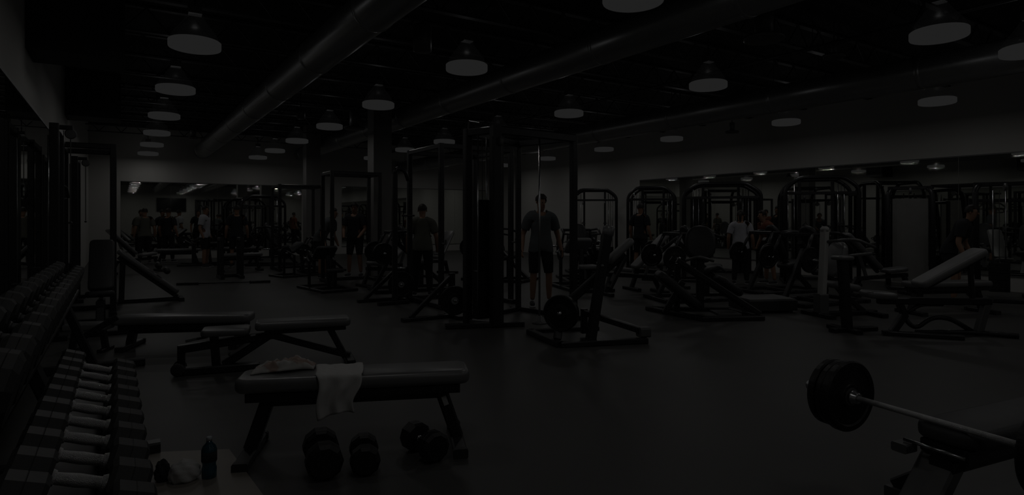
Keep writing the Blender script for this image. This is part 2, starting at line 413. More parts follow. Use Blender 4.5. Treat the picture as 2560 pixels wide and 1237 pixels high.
# lower shelf
lowp = dumbbell('dumbbell', '', .075, .105, .135, .0165, 6, group='hex dumbbells on the lower shelf')
for k in range(10):
    y = 1.95 + .196 * k
    lb = f'black hex dumbbell with chrome handle, {ORD[k]} from the near end of the lower shelf'
    sc = 1.04 - .012 * k
    if k == 0: o = lowp; o['label'] = lb; o.location = (-.10, y, .62)
    else: o = dup(lowp, lb, (-.10, y, .62))
    o.rotation_euler = (0, TL, 0); o.scale = (sc,) * 3
upp = dumbbell('dumbbell', '', .120, .09, .062, .017, 12, handle='grey', group='heavy dumbbells on the upper shelf')
for k in range(15):
    y = 2.29 + .285 * k
    lb = f'heavy black round-headed dumbbell, {ORDX[k]} from the near end of the upper shelf'
    sc = 1.03 - .008 * k
    if k == 0: o = upp; o['label'] = lb; o.location = (-.38, y, .893)
    else: o = dup(upp, lb, (-.38, y, .893))
    o.rotation_euler = (0, TU, 0); o.scale = (sc,) * 3

# ---------------------------------------------------------------- flat benches
def flat_bench(label, loc, rz, L=1.33, W=.29, top=.475, T=.085, splay=.1, sticker=False, name='flat_bench', pm='vinyl', group=None):
    t = thing(name, label, 'bench', loc, rz, group)
    B().pad((0, 0, top - T / 2), L, W, T, rc=.07, re=.03).obj('pad', pm, t, smooth=True)
    B().box((-L / 2 + .06, -W * .38, top - T - .055), (L / 2 - .06, W * .38, top - T), c=.12).obj('pad_frame', 'steel', t)
    zt = top - T - .05; x0 = L / 2 - .17
    B().beam((-x0, 0, zt - .02), (x0, 0, zt - .02), .09, .06).obj('spine_beam', 'steel', t)
    for s in (-1, 1):
        xb = x0 + splay
        lg = B().beam((s * x0, 0, zt), (s * xb, 0, .05), .095, .075, up=(1, 0, 0)).obj('leg', 'steel', t)
        if sticker and s > 0:
            q = Vector((s * (x0 + splay * .25), -.0485, zt * .75 + .02)); d = Vector((s * splay, 0, .05 - zt)).normalized()
            st = B().beam(q - d * .028, q + d * .028, .004, .03, up=(1, 0, 0)).obj('label_sticker', 'sticker', lg, label='small white label sticker')
        B().beam((s * xb, -.23, .03), (s * xb, .23, .03), .075, .05).obj('foot_bar', 'steel', t)
        for e in (-1, 1):
            B().beam((s * xb, e * .23, .028), (s * xb, e * .265, .028), .085, .056).obj('rubber_foot', 'rubber', t)
    return t
flat_bench('black flat bench with a towel over it, nearest in the foreground', (1.19, 3.56, 0), R(-22.5), sticker=True)
flat_bench('low black flat bench behind the adjustable bench at left', (.6, 7.45, 0), R(-24), L=1.38, top=.345, T=.09, splay=.03)
ext = thing('low_bench', 'short low black bench end sticking out left of the low flat bench', 'bench', (-.27, 7.71, 0), R(-24))
B().pad((0, 0, .26), .42, .24, .07, rc=.05, re=.02).obj('pad', 'vinyl', ext, smooth=True)
for s in (-1, 1):
    B().beam((s * .13, 0, .228), (s * .16, 0, .02), .06, .05).obj('leg', 'steel', ext)
    B().beam((s * .16, -.13, .0175), (s * .16, .13, .0175), .05, .035).obj('foot_bar', 'steel', ext)

def sheet(fn, nu, nv, thick):
    b = B(); g = [[b.bm.verts.new(fn(i / nu, j / nv)) for j in range(nv + 1)] for i in range(nu + 1)]
    for i in range(nu):
        for j in range(nv): b.bm.faces.new((g[i][j], g[i + 1][j], g[i + 1][j + 1], g[i][j + 1]))
    bmesh.ops.recalc_face_normals(b.bm, faces=b.bm.faces[:])
    bmesh.ops.solidify(b.bm, geom=b.bm.faces[:], thickness=thick)
    return b
def nz(a, b, c=0.0): return math.sin(a * 1.7 + c) * .5 + math.sin(b * 2.3 + a * .9 + c * 2) * .3 + math.sin(a * 4.1 - b * 3.3 + c) * .2
# towel hanging over the front edge of the bench
def towel_fn(u, v):
    W, T, top = .29, .085, .475
    s = v * .46                                            # path length, starts behind the middle of the pad
    y0 = .10; ed = W / 2 + .012
    flat = y0 + ed - .02
    x = -.235 + .25 * u + .02 * math.sin(v * 3)
    if s < flat:
        y = y0 - s; z = top + .015 + .005 * nz(u * 9, v * 14)
        x += .025 * (1 - v) * (u - .5)
    else:
        q = s - flat; a = min(q / .03, 1.0) * math.pi / 2
        y = y0 - flat - .02 * math.sin(a); z = top + .013 - .02 * (1 - math.cos(a)) - max(0, q - .03) * (1.0 + .35 * max(0, .55 - u))
        y -= (.012 + .014 * math.sin(u * 13 + .6)) * min(1, q / .08) + .01
        x += (u - .5) * -.05 * min(1, q / .15) + .012 * math.sin(q * 30)
    return Vector((x, y, z))
tw = sheet(towel_fn, 26, 40, .006).obj('towel', 'white', None, smooth=True)
tw.location = (1.19, 3.56, 0); tw.rotation_euler = (0, 0, R(-22.5))
tag(tw, 'white towel hanging over the front edge of the nearest bench', 'towel')
def rump_fn(u, v):
    x = -.59 + .335 * u; y = .125 - .17 * v * (1 - .35 * u) + .015 * math.sin(u * 9)
    e = min(u, 1 - u, v, 1 - v) * 5; e = max(0, min(1, e))
    z = .475 + .012 + e * (.022 + .022 * abs(nz(u * 11, v * 9, 1.3)) + .02 * math.exp(-((u - .62) ** 2) * 14)) + .006 * math.sin(v * 17 + u * 6)
    return Vector((x + .01 * nz(u * 5, v * 13), y, max(z, .482)))
rp = sheet(rump_fn, 34, 20, .007).obj('rumpled_cloth', 'print', None, smooth=True)
rp.location = (1.19, 3.56, 0); rp.rotation_euler = (0, 0, R(-22.5))
tag(rp, 'rumpled pale cloth with a reddish print lying on the nearest bench', 'cloth')

# ---------------------------------------------------------------- dumbbells on the floor
fd = dumbbell('dumbbell', 'larger dark dumbbell standing end-on under the nearest bench, leftmost of three', .098, .10, .13, .016, 10, hm='iron', handle='chrome', group='dumbbells on the floor')
fd.location = (.93, 3.36, .0955)
fd.rotation_euler = (0, 0, R(79))
f2 = dup(fd, 'smaller dark dumbbell on the floor, middle of three under the nearest bench', (1.135, 3.27, .078), R(73), .82)
f3 = dup(fd, 'dark dumbbell on the floor beside the right leg of the nearest bench', (1.485, 3.25, .085), R(-84), .89)
# ---------------------------------------------------------------- board with the bottle and bundle
bd = thing('floor_board', 'pale low board on the floor under the bottle, beside the bench foot', 'board', (0, 0, 0))
c0 = gp(573, 1127); dx = Vector((-.855, .42, 0)).normalized(); e0 = gp(654, 1237); dy = (e0 - c0).normalized()
def quadbox(pts, z0, z1):
    b = B(); lo = [b.bm.verts.new((p.x, p.y, z0)) for p in pts]; hi = [b.bm.verts.new((p.x, p.y, z1)) for p in pts]
    b.bm.faces.new(lo[::-1]); b.bm.faces.new(hi)
    for i in range(4): j = (i + 1) % 4; b.bm.faces.new((lo[i], lo[j], hi[j], hi[i]))
    return b
pl = [c0, c0 + dx * .62, c0 + dx * .62 + dy * .9, c0 + dy * .9]
quadbox(pl, 0.001, .012).obj('board_panel', 'wood', bd)
bt = thing('water_bottle', 'blue plastic water bottle standing on the pale board', 'bottle', gp(523, 1192, .012))
B().lathe((0, 0, 0), (0, 0, 1), [(0, .030), (.004, .036), (.05, .037), (.062, .033), (.075, .033), (.087, .038), (.145, .038), (.165, .031), (.182, .016), (.194, .0125)], n=28).obj('bottle_body', 'bottle', bt, smooth=True)
B().lathe((0, 0, .193), (0, 0, 1), [(0, .0145), (.018, .0145), (.02, .012)], n=24).obj('bottle_cap', 'cap', bt, smooth=True, label='pale screw cap')
B().lathe((0, 0, .088), (0, 0, 1), [(0, .0383), (.052, .0383)], n=28).obj('bottle_label', 'tee_dark', bt, smooth=True, label='dark blue wrap label')
def blob(name, c, rx, ry_, rz, m, amp, seed, n=18):
    b = B(); bmesh.ops.create_icosphere(b.bm, subdivisions=4, radius=1)
    for v in b.bm.verts:
        p = v.co.copy(); k = 1 + amp * nz(p.x * 4 + seed, p.y * 4, p.z * 5) + amp * .5 * nz(p.y * 9, p.z * 8, seed)
        v.co = Vector((p.x * rx, p.y * ry_, max(p.z, -.72) * rz)) * k
        v.co.z = max(v.co.z, -.7 * rz)
    o = b.obj(name, m, None, smooth=True); o.location = c; return o
q = gp(462, 1200, .012)
o = blob('crumpled_towel', (q.x, q.y, .012 + .7 * .062), .075, .06, .062, 'white', .10, 2.0)
tag(o, 'crumpled white towel ball on the pale board left of the bottle', 'towel')
q = gp(431, 1197, .012)
o = blob('glove', (q.x - .044, q.y + .012, .012 + .7 * .062), .036, .045, .062, 'tee_dark', .16, 5.0)
tag(o, 'small black glove bunched against the white towel ball', 'glove')

# ---------------------------------------------------------------- adjustable bench, middle left
ab = thing('adjustable_bench', 'black adjustable bench with a diagonal strut behind the nearest bench', 'bench', (1.14, 5.95, 0), R(-12))
B().pad((.32, 0, .40), .84, .28, .075, rc=.05, re=.025).obj('back_pad', 'vinyl', ab, smooth=True)
B().beam((-.02, 0, .34), (.70, 0, .34), .12, .045).obj('back_frame', 'steel', ab)
B().pad((-.34, 0, .365), .40, .27, .06, rc=.05, re=.02).obj('seat_pad', 'vinyl', ab, smooth=True)
B().beam((-.72, 0, .225), (.12, 0, .31), .08, .07).obj('main_beam', 'steel', ab)
B().beam((.05, 0, .30), (.74, 0, .06), .07, .06).obj('strut', 'steel', ab)
B().beam((.56, 0, .325), (.70, 0, .05), .075, .06, up=(1, 0, 0)).obj('rear_leg', 'steel', ab)
B().beam((.735, -.22, .03), (.735, .22, .03), .08, .055).obj('rear_foot', 'steel', ab)
B().beam((-.42, 0, .06), (-.44, 0, .335), .07, .07, up=(1, 0, 0)).obj('front_leg', 'steel', ab)
B().beam((-.36, 0, .06), (.02, 0, .30), .07, .07).obj('front_brace', 'steel', ab)
B().beam((-.73, -.03, .035), (-.06, -.03, .035), .09, .07).obj('base_beam', 'steel', ab)
B().beam((-.70, 0, .05), (-.70, 0, .26), .06, .05).obj('end_post', 'steel', ab)
for s in (-1, 1):
    B().lathe((-.72, .05 * s, .06), (0, s, 0), [(0, .045), (.005, .055), (.03, .055), (.035, .045)], n=18).obj('wheel', 'rubber', ab, smooth=True)
B().tube([(-.66, -.05, .30), (-.58, -.05, .315), (-.5, .05, .31)], .012, 8).obj('adjust_lever', 'chrome', ab)
B().lathe((-.3, -.036, .16), (0, -1, 0), [(0, .018), (.02, .02), (.03, .014)], n=14).obj('adjust_knob', 'grey', ab, smooth=True)

# ---------------------------------------------------------------- bench and barbell, right foreground
BA = R(-8.6)
rb = thing('flat_bench', 'dark bench with a barbell across its end, at the bottom right corner', 'bench', (2.965, 1.205, -.0), BA)
B().pad((.66, 0, .44), 1.32, .27, .075, rc=.08, re=.028).obj('pad', 'slatevinyl', rb, smooth=True)
B().box((.02, -.10, .345), (1.2, .10, .4025), c=.1).obj('pad_frame', 'steel', rb)
B().beam((.0, 0, .315), (1.2, 0, .315), .10, .06).obj('spine_beam', 'steel', rb)
B().beam((.10, .03, .36), (-.20, .03, .03), .16, .07, up=(1, 0, 0)).obj('front_leg', 'grey', rb, label='grey painted flat leg')
B().beam((-.20, -.28, .028), (-.20, .3, .028), .08, .055).obj('front_foot', 'steel', rb)
B().beam((1.1, 0, .30), (1.2, 0, .03), .10, .07, up=(1, 0, 0)).obj('rear_leg', 'steel', rb)
B().beam((1.2, -.28, .028), (1.2, .28, .028), .08, .055).obj('rear_foot', 'steel', rb)
B().beam((.22, .0, .32), (.22, .34, .06), .06, .06).obj('side_leg', 'steel', rb)
B().box((.17, .27, .0), (.30, .37, .055), c=.1).obj('side_foot', 'grey', rb)
B().tube([(-.03, -.11, .385), (-.03, .14, .385)], .008, 8).obj('pin', 'chrome', rb, smooth=True)
B().box((-.075, .10, .335), (.0, .17, .375), c=.15).obj('pin_bracket', 'grey', rb)
bx0, bx1 = Vector((3.045, 1.62, .492)), Vector((2.935, .87, .492)); bdv = (bx1 - bx0).normalized()
bb = thing('barbell', 'chrome barbell lying across the bench end at the right', 'barbell', (0, 0, 0))
B().tube([bx0 - bdv * .26, bx1 + bdv * .26], .0135, 14).obj('bar', 'knurl', bb, smooth=True)
for e, s in ((bx0, -1), (bx1, 1)):
    B().lathe(e, bdv * s, [(-.03, .02), (-.028, .027), (-.008, .027), (-.006, .034), (.004, .034)], n=20).obj('collar', 'chrome', bb, smooth=True)
    B().lathe(e, bdv * s, [(.005, .0245), (.255, .0245), (.26, .02)], n=20).obj('sleeve', 'chrome', bb, smooth=True)
    for k, (r, th) in enumerate(((.175, .045), (.165, .036), (.165, .036))):
        p = e + bdv * s * (.03 + k * .0437)
        pt = thing('weight_plate', ('black weight plate on the left end of the barbell, ' if s < 0 else 'black weight plate on the near right end of the barbell, ') + ('nearest the bench', 'in the middle', 'outermost')[k] + ' of three', 'weight plate', p, 0, 'plates on the barbell')
        B().ring((0, 0, 0), bdv * s, [(a, max(b, .026)) for a, b in plate_prof(r, th)], n=44).obj('plate_disc', 'iron', pt, smooth=False)
        B().ring((0, 0, 0), bdv * s, [(-th * .51, .0262), (-th * .51, .045), (th * .51, .045), (th * .51, .0262)], n=24).obj('hub_ring', 'grey' if k == 0 else 'iron', pt)
# ---------------------------------------------------------------- machine builders
def weight_stack(t, x, y, z0, n, w=.26, d=.12, h=.038, rods=2.0, axis='x'):
    hx, hy = (w / 2, d / 2) if axis == 'x' else (d / 2, w / 2)
    for i in range(n):
        z = z0 + i * (h + .004)
        B().box((x - hx, y - hy, z), (x + hx, y + hy, z + h)).obj('stack_plate', 'iron', t)
    for s in (-1, 1):
        px, py = (x + s * w * .32, y) if axis == 'x' else (x, y + s * w * .32)
        B().tube([(px, py, z0 + n * (h + .004)), (px, py, rods)], .011, 8).obj('guide_rod', 'chrome', t, smooth=True)
    B().tube([(x, y, z0 + n * (h + .004)), (x, y, rods)], .006, 6).obj('cable', 'cable', t)

def power_rack(label, loc, rz, W, Dp, H, posts=4, bar=True, hooks=True, cat='rack', pull=True):
    t = thing('squat_rack', label, cat, loc, rz)
    ys = (-Dp / 2, Dp / 2) if posts == 4 else (0,)
    for x in (-W / 2, W / 2):
        for y in ys: B().beam((x, y, .04), (x, y, H), .075, .075, c=.12).obj('upright', 'steel', t)
        B().beam((x, -Dp / 2 - .12, .035), (x, Dp / 2 + .12, .035), .09, .07).obj('base_beam', 'steel', t)
        if posts == 4: B().beam((x, -Dp / 2, H - .04), (x, Dp / 2, H - .04), .07, .075).obj('top_side_beam', 'steel', t)
        if hooks:
            B().tube([(x, ys[0] - .03, 1.0), (x, ys[0] - .15, 1.0), (x, ys[0] - .15, 1.06)], .016, 8).obj('bar_hook', 'grey', t)
            B().tube([(x + math.copysign(.03, x), ys[-1], .55), (x + math.copysign(.24, x), ys[-1], .55)], .022, 10).obj('plate_peg', 'chrome', t, smooth=True)
    for y in ys:
        if pull: B().beam((-W / 2, y, H - .04), (W / 2, y, H - .04), .07, .075).obj('top_beam', 'steel', t)
    B().beam((-W / 2, ys[-1], .035), (W / 2, ys[-1], .035), .07, .07).obj('rear_cross_beam', 'steel', t)
    return t

def arch_station(label, loc, rz, W=1.7, Dp=.9, H=2.22, shroud=None, n=9, name='cable_station'):
    """dual cable station: outer arch tube with sloping shoulders, inner stacks, pulleys, cables, handles"""
    t = thing(name, label, 'cable machine', loc, rz)
    a = W / 2; sh = min(.34, W * .2)
    for y in (-Dp / 2, Dp / 2):
        B().tube([(-a, y, .03), (-a, y, H - .22), (-a + sh, y, H), (a - sh, y, H), (a, y, H - .22), (a, y, .03)], .042, 10, fillet=.12, k=4).obj('arch_tube', 'steel', t, smooth=True)
    for x in (-a, a):
        B().beam((x, -Dp / 2 - .1, .03), (x, Dp / 2 + .1, .03), .09, .06).obj('base_beam', 'steel', t)
        B().beam((x, -Dp / 2, H - .35), (x, Dp / 2, H - .35), .055).obj('side_beam', 'steel', t)
    for x in (-a + sh, a - sh): B().beam((x, -Dp / 2, H), (x, Dp / 2, H), .05).obj('top_spacer', 'steel', t)
    B().beam((-a + .04, -Dp / 2, H - .33), (a - .04, -Dp / 2, H - .33), .05, .06).obj('cross_bar', 'steel', t)
    for s in (-1, 1):
        x = s * W * .24
        B().beam((x, Dp / 2 - .05, .04), (x, Dp / 2 - .05, H - .03), .065).obj('inner_post', 'steel', t)
        weight_stack(t, x + s * .17, Dp / 2 - .06, .1, n, w=.2, rods=H - .1)
        if shroud: B().box((x + s * .17 - .14, Dp / 2 + .045, .08), (x + s * .17 + .14, Dp / 2 + .06, H - .3)).obj('shroud_panel', shroud, t)
        B().lathe((x, -Dp / 2, H - .42), (1, 0, 0), [(-.02, .05), (-.006, .06), (.006, .06), (.02, .05)], n=18).obj('pulley', 'grey', t)
        B().tube([(x + .02, -Dp / 2 - .06, H - .42), (x + .02, -Dp / 2 - .06, 1.3)], .006, 6).obj('hanging_cable', 'cable', t)
        B().tube([(x - .04, -Dp / 2 - .06, 1.24), (x + .02, -Dp / 2 - .06, 1.3), (x + .08, -Dp / 2 - .06, 1.24), (x - .04, -Dp / 2 - .06, 1.24)], .012, 8).obj('handle', 'rubber', t)
    B().beam((-a, Dp / 2, .05), (a, Dp / 2, .05), .07, .06).obj('rear_beam', 'steel', t)
    return t

def tower_machine(label, loc, rz, H=2.05, W=.62, seat=True, shroud='shroud', n=12, padm='darkvinyl'):
    """selector machine: tower with stack and pale shroud at local +y side, seat in front (-y)"""
    t = thing('weight_machine', label, 'machine', loc, rz)
    for x in (-W / 2, W / 2):
        B().tube([(x, -.25, .04), (x, -.02, H - .1), (x * .8, .05, H)], .045, 10, fillet=.08).obj('tower_post', 'steel', t, smooth=True)
        B().beam((x, .3, .04), (x, .3, H - .25), .06).obj('rear_post', 'steel', t)
        B().beam((x, -.7, .03), (x, .4, .03), .08, .06).obj('base_beam', 'steel', t)
    B().beam((-W / 2, .05, H), (W / 2, .05, H), .075, .07).obj('top_beam', 'steel', t)
    B().beam((-W / 2, .3, H - .28), (W / 2, .3, H - .28), .06).obj('rear_beam', 'steel', t)
    B().beam((-W / 2, -.65, .035), (W / 2, -.65, .035), .08, .06).obj('front_beam', 'steel', t)
    weight_stack(t, 0, .22, .1, n, w=.28, rods=H - .1)
    if shroud:
        b = B(); n_ = 8; rings = []
        for k in range(n_ + 1):
            a = -1 + 2 * k / n_; rings.append((a * W * .40, -.10 - .10 * (1 - a * a)))
        vs = [[b.bm.verts.new((x, y, z)) for z in (.12, H - .22)] for x, y in rings]
        for p, q in zip(vs, vs[1:]): b.bm.faces.new((p[0], q[0], q[1], p[1]))
        bmesh.ops.solidify(b.bm, geom=b.bm.faces[:], thickness=.008)
        b.obj('shroud_panel', shroud, t, smooth=False, label='pale curved shroud panel' if shroud == 'shroud' else None)
    B().lathe((0, -.12, H - .06), (1, 0, 0), [(-.02, .06), (-.006, .07), (.006, .07), (.02, .06)], n=18).obj('pulley', 'grey', t)
    if seat:
        B().pad((0, -.62, .48), .36, .36, .08, rc=.08, re=.03).obj('seat_pad', padm, t, smooth=True)
        B().beam((0, -.62, .06), (0, -.62, .44), .07).obj('seat_post', 'steel', t)
        B().pad((0, -.42, .82), .55, .26, .07, mtx=ry(-82) if False else Matrix.Rotation(R(90), 3, 'Z') @ ry(-80), rc=.08, re=.03).obj('back_pad', padm, t, smooth=True)
        for s in (-1, 1):
            B().tube([(s * W * .42, -.2, 1.25), (s * W * .62, -.45, 1.2), (s * W * .55, -.8, 1.0)], .022, 8, fillet=.1).obj('press_arm', 'grey', t, smooth=True)
            B().tube([(s * W * .55, -.8, 1.0), (s * W * .42, -.9, .99)], .026, 8).obj('hand_grip', 'rubber', t, smooth=True)
    return t

def lever_machine(label, loc, rz, kind='press', padm='darkvinyl', plates=1, sx=1.0):
    """plate-loaded machine: skids, main beam, seat and back pads, lever arms with plates"""
    t = thing('lever_machine', label, 'machine', loc, rz); t.scale = (sx,) * 3
    for y in (-.42, .42): B().beam((-.75, y * .8, .03), (.75, y, .03), .08, .06).obj('base_skid', 'steel', t)
    for x in (-.72, .0, .72): B().beam((x, -.42, .035), (x, .42, .035), .075, .055).obj('base_cross_bar', 'steel', t)
    if kind == 'press':
        B().beam((-.70, 0, .06), (.35, 0, 1.0), .09, .08).obj('main_beam', 'steel', t)
        B().beam((.70, 0, .05), (.25, 0, .92), .08, .07, up=(1, 0, 0)).obj('rear_strut', 'steel', t)
        B().pad((-.25, 0, .52), .42, .34, .09, mtx=ry(12), rc=.08, re=.035).obj('seat_pad', padm, t, smooth=True)
        B().beam((-.22, 0, .06), (-.22, 0, .48), .08).obj('seat_post', 'steel', t)
        B().pad((.08, 0, .93), .72, .32, .09, mtx=ry(-68), rc=.15, re=.035).obj('back_pad', padm, t, smooth=True)
        for s in (-1, 1):
            B().tube([(.42, s * .3, 1.12), (.0, s * .42, 1.16), (-.3, s * .4, 1.05)], .026, 8, fillet=.12).obj('lever_arm', 'steel', t, smooth=True)
            B().tube([(-.3, s * .4, 1.05), (-.32, s * .2, 1.03)], .022, 8).obj('hand_grip', 'rubber', t, smooth=True)
            B().tube([(.42, s * .3, 1.12), (.62, s * .34, .72)], .03, 8).obj('plate_arm', 'steel', t, smooth=True)
            B().tube([(.6, s * .3, .74), (.6, s * .6, .74)], .022, 10).obj('plate_peg', 'chrome', t, smooth=True)
            for k in range(plates):
                B().lathe((.6, s * (.42 + .05 * k), .74), (0, s, 0), [(a, max(b, .0235)) for a, b in plate_prof(.2, .045)], n=26).obj('weight_plate', 'iron', t)
        B().beam((.42, -.3, 1.12), (.42, .3, 1.12), .06).obj('pivot_bar', 'steel', t)
    elif kind == 'legpress':
        for s in (-1, 1):
            B().beam((-.7, s * .2, .12), (.78, s * .2, 1.02), .08, .07).obj('slide_rail', 'steel', t)
            B().beam((.70, s * .3, .05), (.70, s * .2, .93), .07).obj('rail_post', 'steel', t)
            B().tube([(.2, s * .32, .80), (.2, s * .62, .80)], .022, 10).obj('plate_peg', 'chrome', t, smooth=True)
            for k in range(plates):
                B().lathe((.2, s * (.44 + .05 * k), .80), (0, s, 0), [(a, max(b, .0235)) for a, b in plate_prof(.21, .045)], n=26).obj('weight_plate', 'iron', t)
        B().box((.05, -.33, .72), (.35, .33, .80), c=.15).obj('sled', 'steel', t)
        B().pad((.0, 0, .86), .5, .5, .06, mtx=ry(60), rc=.05, re=.02).obj('foot_plate', 'grey', t, smooth=True)
        B().pad((-.55, 0, .46), .66, .42, .1, mtx=ry(38), rc=.1, re=.04).obj('back_pad', padm, t, smooth=True)
        B().pad((-.22, 0, .30), .32, .42, .09, mtx=ry(-15), rc=.08, re=.035).obj('seat_pad', padm, t, smooth=True)
        B().beam((-.4, 0, .06), (-.55, 0, .42), .08).obj('back_post', 'steel', t)
    elif kind == 'curl':
        B().beam((-.1, 0, .05), (-.02, 0, .78), .09, .08, up=(1, 0, 0)).obj('main_post', 'steel', t)
        B().pad((.16, 0, .84), .46, .5, .08, mtx=ry(38), rc=.08, re=.03).obj('arm_pad', padm, t, smooth=True)
        B().pad((-.46, 0, .46), .32, .34, .08, rc=.08, re=.03).obj('seat_pad', padm, t, smooth=True)
        B().beam((-.46, 0, .06), (-.46, 0, .43), .07).obj('seat_post', 'steel', t)
        B().tube([(.35, -.3, .62), (.55, -.3, .75), (.6, 0, .78), (.55, .3, .75), (.35, .3, .62)], .022, 8, fillet=.08).obj('lever_arm', 'grey', t, smooth=True)
        B().beam((.35, -.3, .06), (.35, -.3, .64), .06).obj('arm_post', 'steel', t)
        B().beam((.35, .3, .06), (.35, .3, .64), .06).obj('arm_post', 'steel', t)
        B().tube([(.58, .05, .7), (.58, .34, .7)], .02, 10).obj('plate_peg', 'chrome', t, smooth=True)
        B().lathe((.58, .24, .7), (0, 1, 0), [(a, max(b, .0215)) for a, b in plate_prof(.18, .045)], n=26).obj('weight_plate', 'iron', t)
    return t

def incline_bench(label, loc, rz, a=40, L=.9, padm='vinyl', hs=.42, name='incline_bench'):
    t = thing(name, label, 'bench', loc, rz)
    ca, sa = math.cos(R(a)), math.sin(R(a))
    B().pad((.12 + ca * L / 2, 0, hs + .06 + sa * L / 2), L, .28, .075, mtx=ry(-a), rc=.06, re=.028).obj('back_pad', padm, t, smooth=True)
    B().beam((.14, 0, hs), (.1 + ca * L * .9, 0, hs - .01 + sa * L * .9), .07, .05).obj('back_frame', 'steel', t)
    B().pad((-.16, 0, hs + .04), .40, .30, .075, mtx=ry(6), rc=.07, re=.028).obj('seat_pad', padm, t, smooth=True)
    B().beam((-.4, 0, hs - .05), (.55, 0, hs - .12), .08, .07).obj('main_beam', 'steel', t)
    B().beam((.52, 0, hs - .1), (.66, 0, .05), .08, .07, up=(1, 0, 0)).obj('rear_leg', 'steel', t)
    B().beam((-.34, 0, hs - .06), (-.46, 0, .05), .08, .07, up=(1, 0, 0)).obj('front_leg', 'steel', t)
    B().beam((.35, 0, hs - .1), (.1 + ca * L * .62, 0, hs + sa * L * .55), .05).obj('support_strut', 'grey', t)
    for x in (-.46, .66): B().beam((x, -.28, .03), (x, .28, .03), .08, .055).obj('foot_bar', 'steel', t)
    return t

# ---------------------------------------------------------------- centre cable station
cs = thing('cable_tower', 'tall black cable tower with a top frame in the centre', 'cable machine', (0, 0, 0))
H1 = 2.55
B().beam((4.0, 6.6, .03), (4.0, 6.6, H1), .13, .12, c=.1).obj('front_post', 'steel', cs)
B().beam((4.10, 6.66, .03), (4.10, 6.66, H1 - .1), .06, .1, c=.1).obj('inner_post', 'steel', cs)
B().beam((3.83, 7.03, .03), (3.83, 7.03, H1), .10, .10, c=.12).obj('rear_post', 'steel', cs)
B().beam((5.3, 6.66, .03), (5.3, 6.66, H1 - .02), .09, .09, c=.12).obj('right_post', 'steel', cs)
B().beam((5.0, 7.6, .03), (5.0, 7.6, H1 - .02), .07, .07, c=.12).obj('back_post', 'steel', cs)
B().beam((4.0, 6.6, H1 - .05), (5.3, 6.66, H1 - .06), .10, .11).obj('top_beam', 'steel', cs)
B().beam((4.0, 6.6, H1 - .05), (3.83, 7.03, H1 - .05), .09, .10).obj('top_beam', 'steel', cs)
B().beam((3.83, 7.03, H1 - .05), (5.0, 7.6, H1 - .06), .08, .09).obj('top_beam', 'steel', cs)
B().beam((5.3, 6.66, H1 - .06), (5.0, 7.6, H1 - .06), .08, .09).obj('top_beam', 'steel', cs)
B().tube([(3.83, 7.03, H1 - .02), (3.84, 7.0, H1 + .1), (3.9, 6.85, H1 + .06)], .012, 8).obj('cable_guide', 'grey', cs)
B().beam((3.42, 6.86, .03), (4.36, 6.5, .03), .1, .06).obj('base_foot', 'steel', cs)
B().beam((4.0, 6.62, .035), (3.83, 7.1, .035), .09, .06).obj('base_beam', 'grey', cs)
B().beam((4.05, 7.28, .03), (5.05, 7.66, .03), .09, .06).obj('rear_base_beam', 'steel', cs)
B().beam((5.3, 6.4, .03), (5.02, 7.8, .03), .09, .06).obj('right_base_foot', 'steel', cs)
weight_stack(cs, 3.93, 6.82, .12, 14, w=.2, d=.16, rods=H1 - .12)
B().box((3.845, 6.755, .1), (4.0, 6.77, 1.62)).obj('stack_guard', 'screen', cs)
for x in (3.82, 4.01): B().tube([(x, 6.74, .1), (x, 6.74, H1 - .1)], .009, 8).obj('guide_rod', 'chrome', cs, smooth=True)
B().tube([(4.65, 6.56, .1), (4.65, 6.56, H1 - .1)], .014, 10).obj('guide_rod', 'chrome', cs, smooth=True)
B().lathe((4.65, 6.56, .0), (0, 0, 1), [(0, .10), (.015, .10), (.03, .04), (.1, .03)], n=20).obj('rod_base', 'grey', cs, smooth=True)
B().lathe((4.02, 6.53, H1 - .2), (1, 0, 0), [(-.02, .05), (-.006, .06), (.006, .06), (.02, .05)], n=18).obj('pulley', 'grey', cs)
# racks along the middle row
power_rack('black squat rack behind the centre cable tower', (4.75, 9.0, 0), 0, 1.26, 1.2, 2.53)
power_rack('slim black rack with a pull-up bar left of the big pillar', (4.3, 13.25, 0), 0, 1.05, .7, 2.40)
power_rack('black rack farther back beside the second pillar', (4.1, 17.3, 0), 0, 1.1, .9, 2.3)
power_rack('black squat stand with a short post before the far benches', gp(543, 702) + Vector((.35, .6, 0)), 0, .42, .5, .95, pull=False, hooks=False)
def loose_plate(label, p, r, th, axis):
    t = thing('weight_plate', label, 'weight plate', p, 0, 'plates hung on the middle racks')
    B().ring((0, 0, 0), axis, [(a, max(b, .024)) for a, b in plate_prof(r, th)], n=36).obj('plate_disc', 'iron', t)
    B().ring((0, 0, 0), axis, [(-th * .52, .0242), (-th * .52, .05), (th * .52, .05), (th * .52, .0242)], n=20).obj('hub_ring', 'chrome', t)
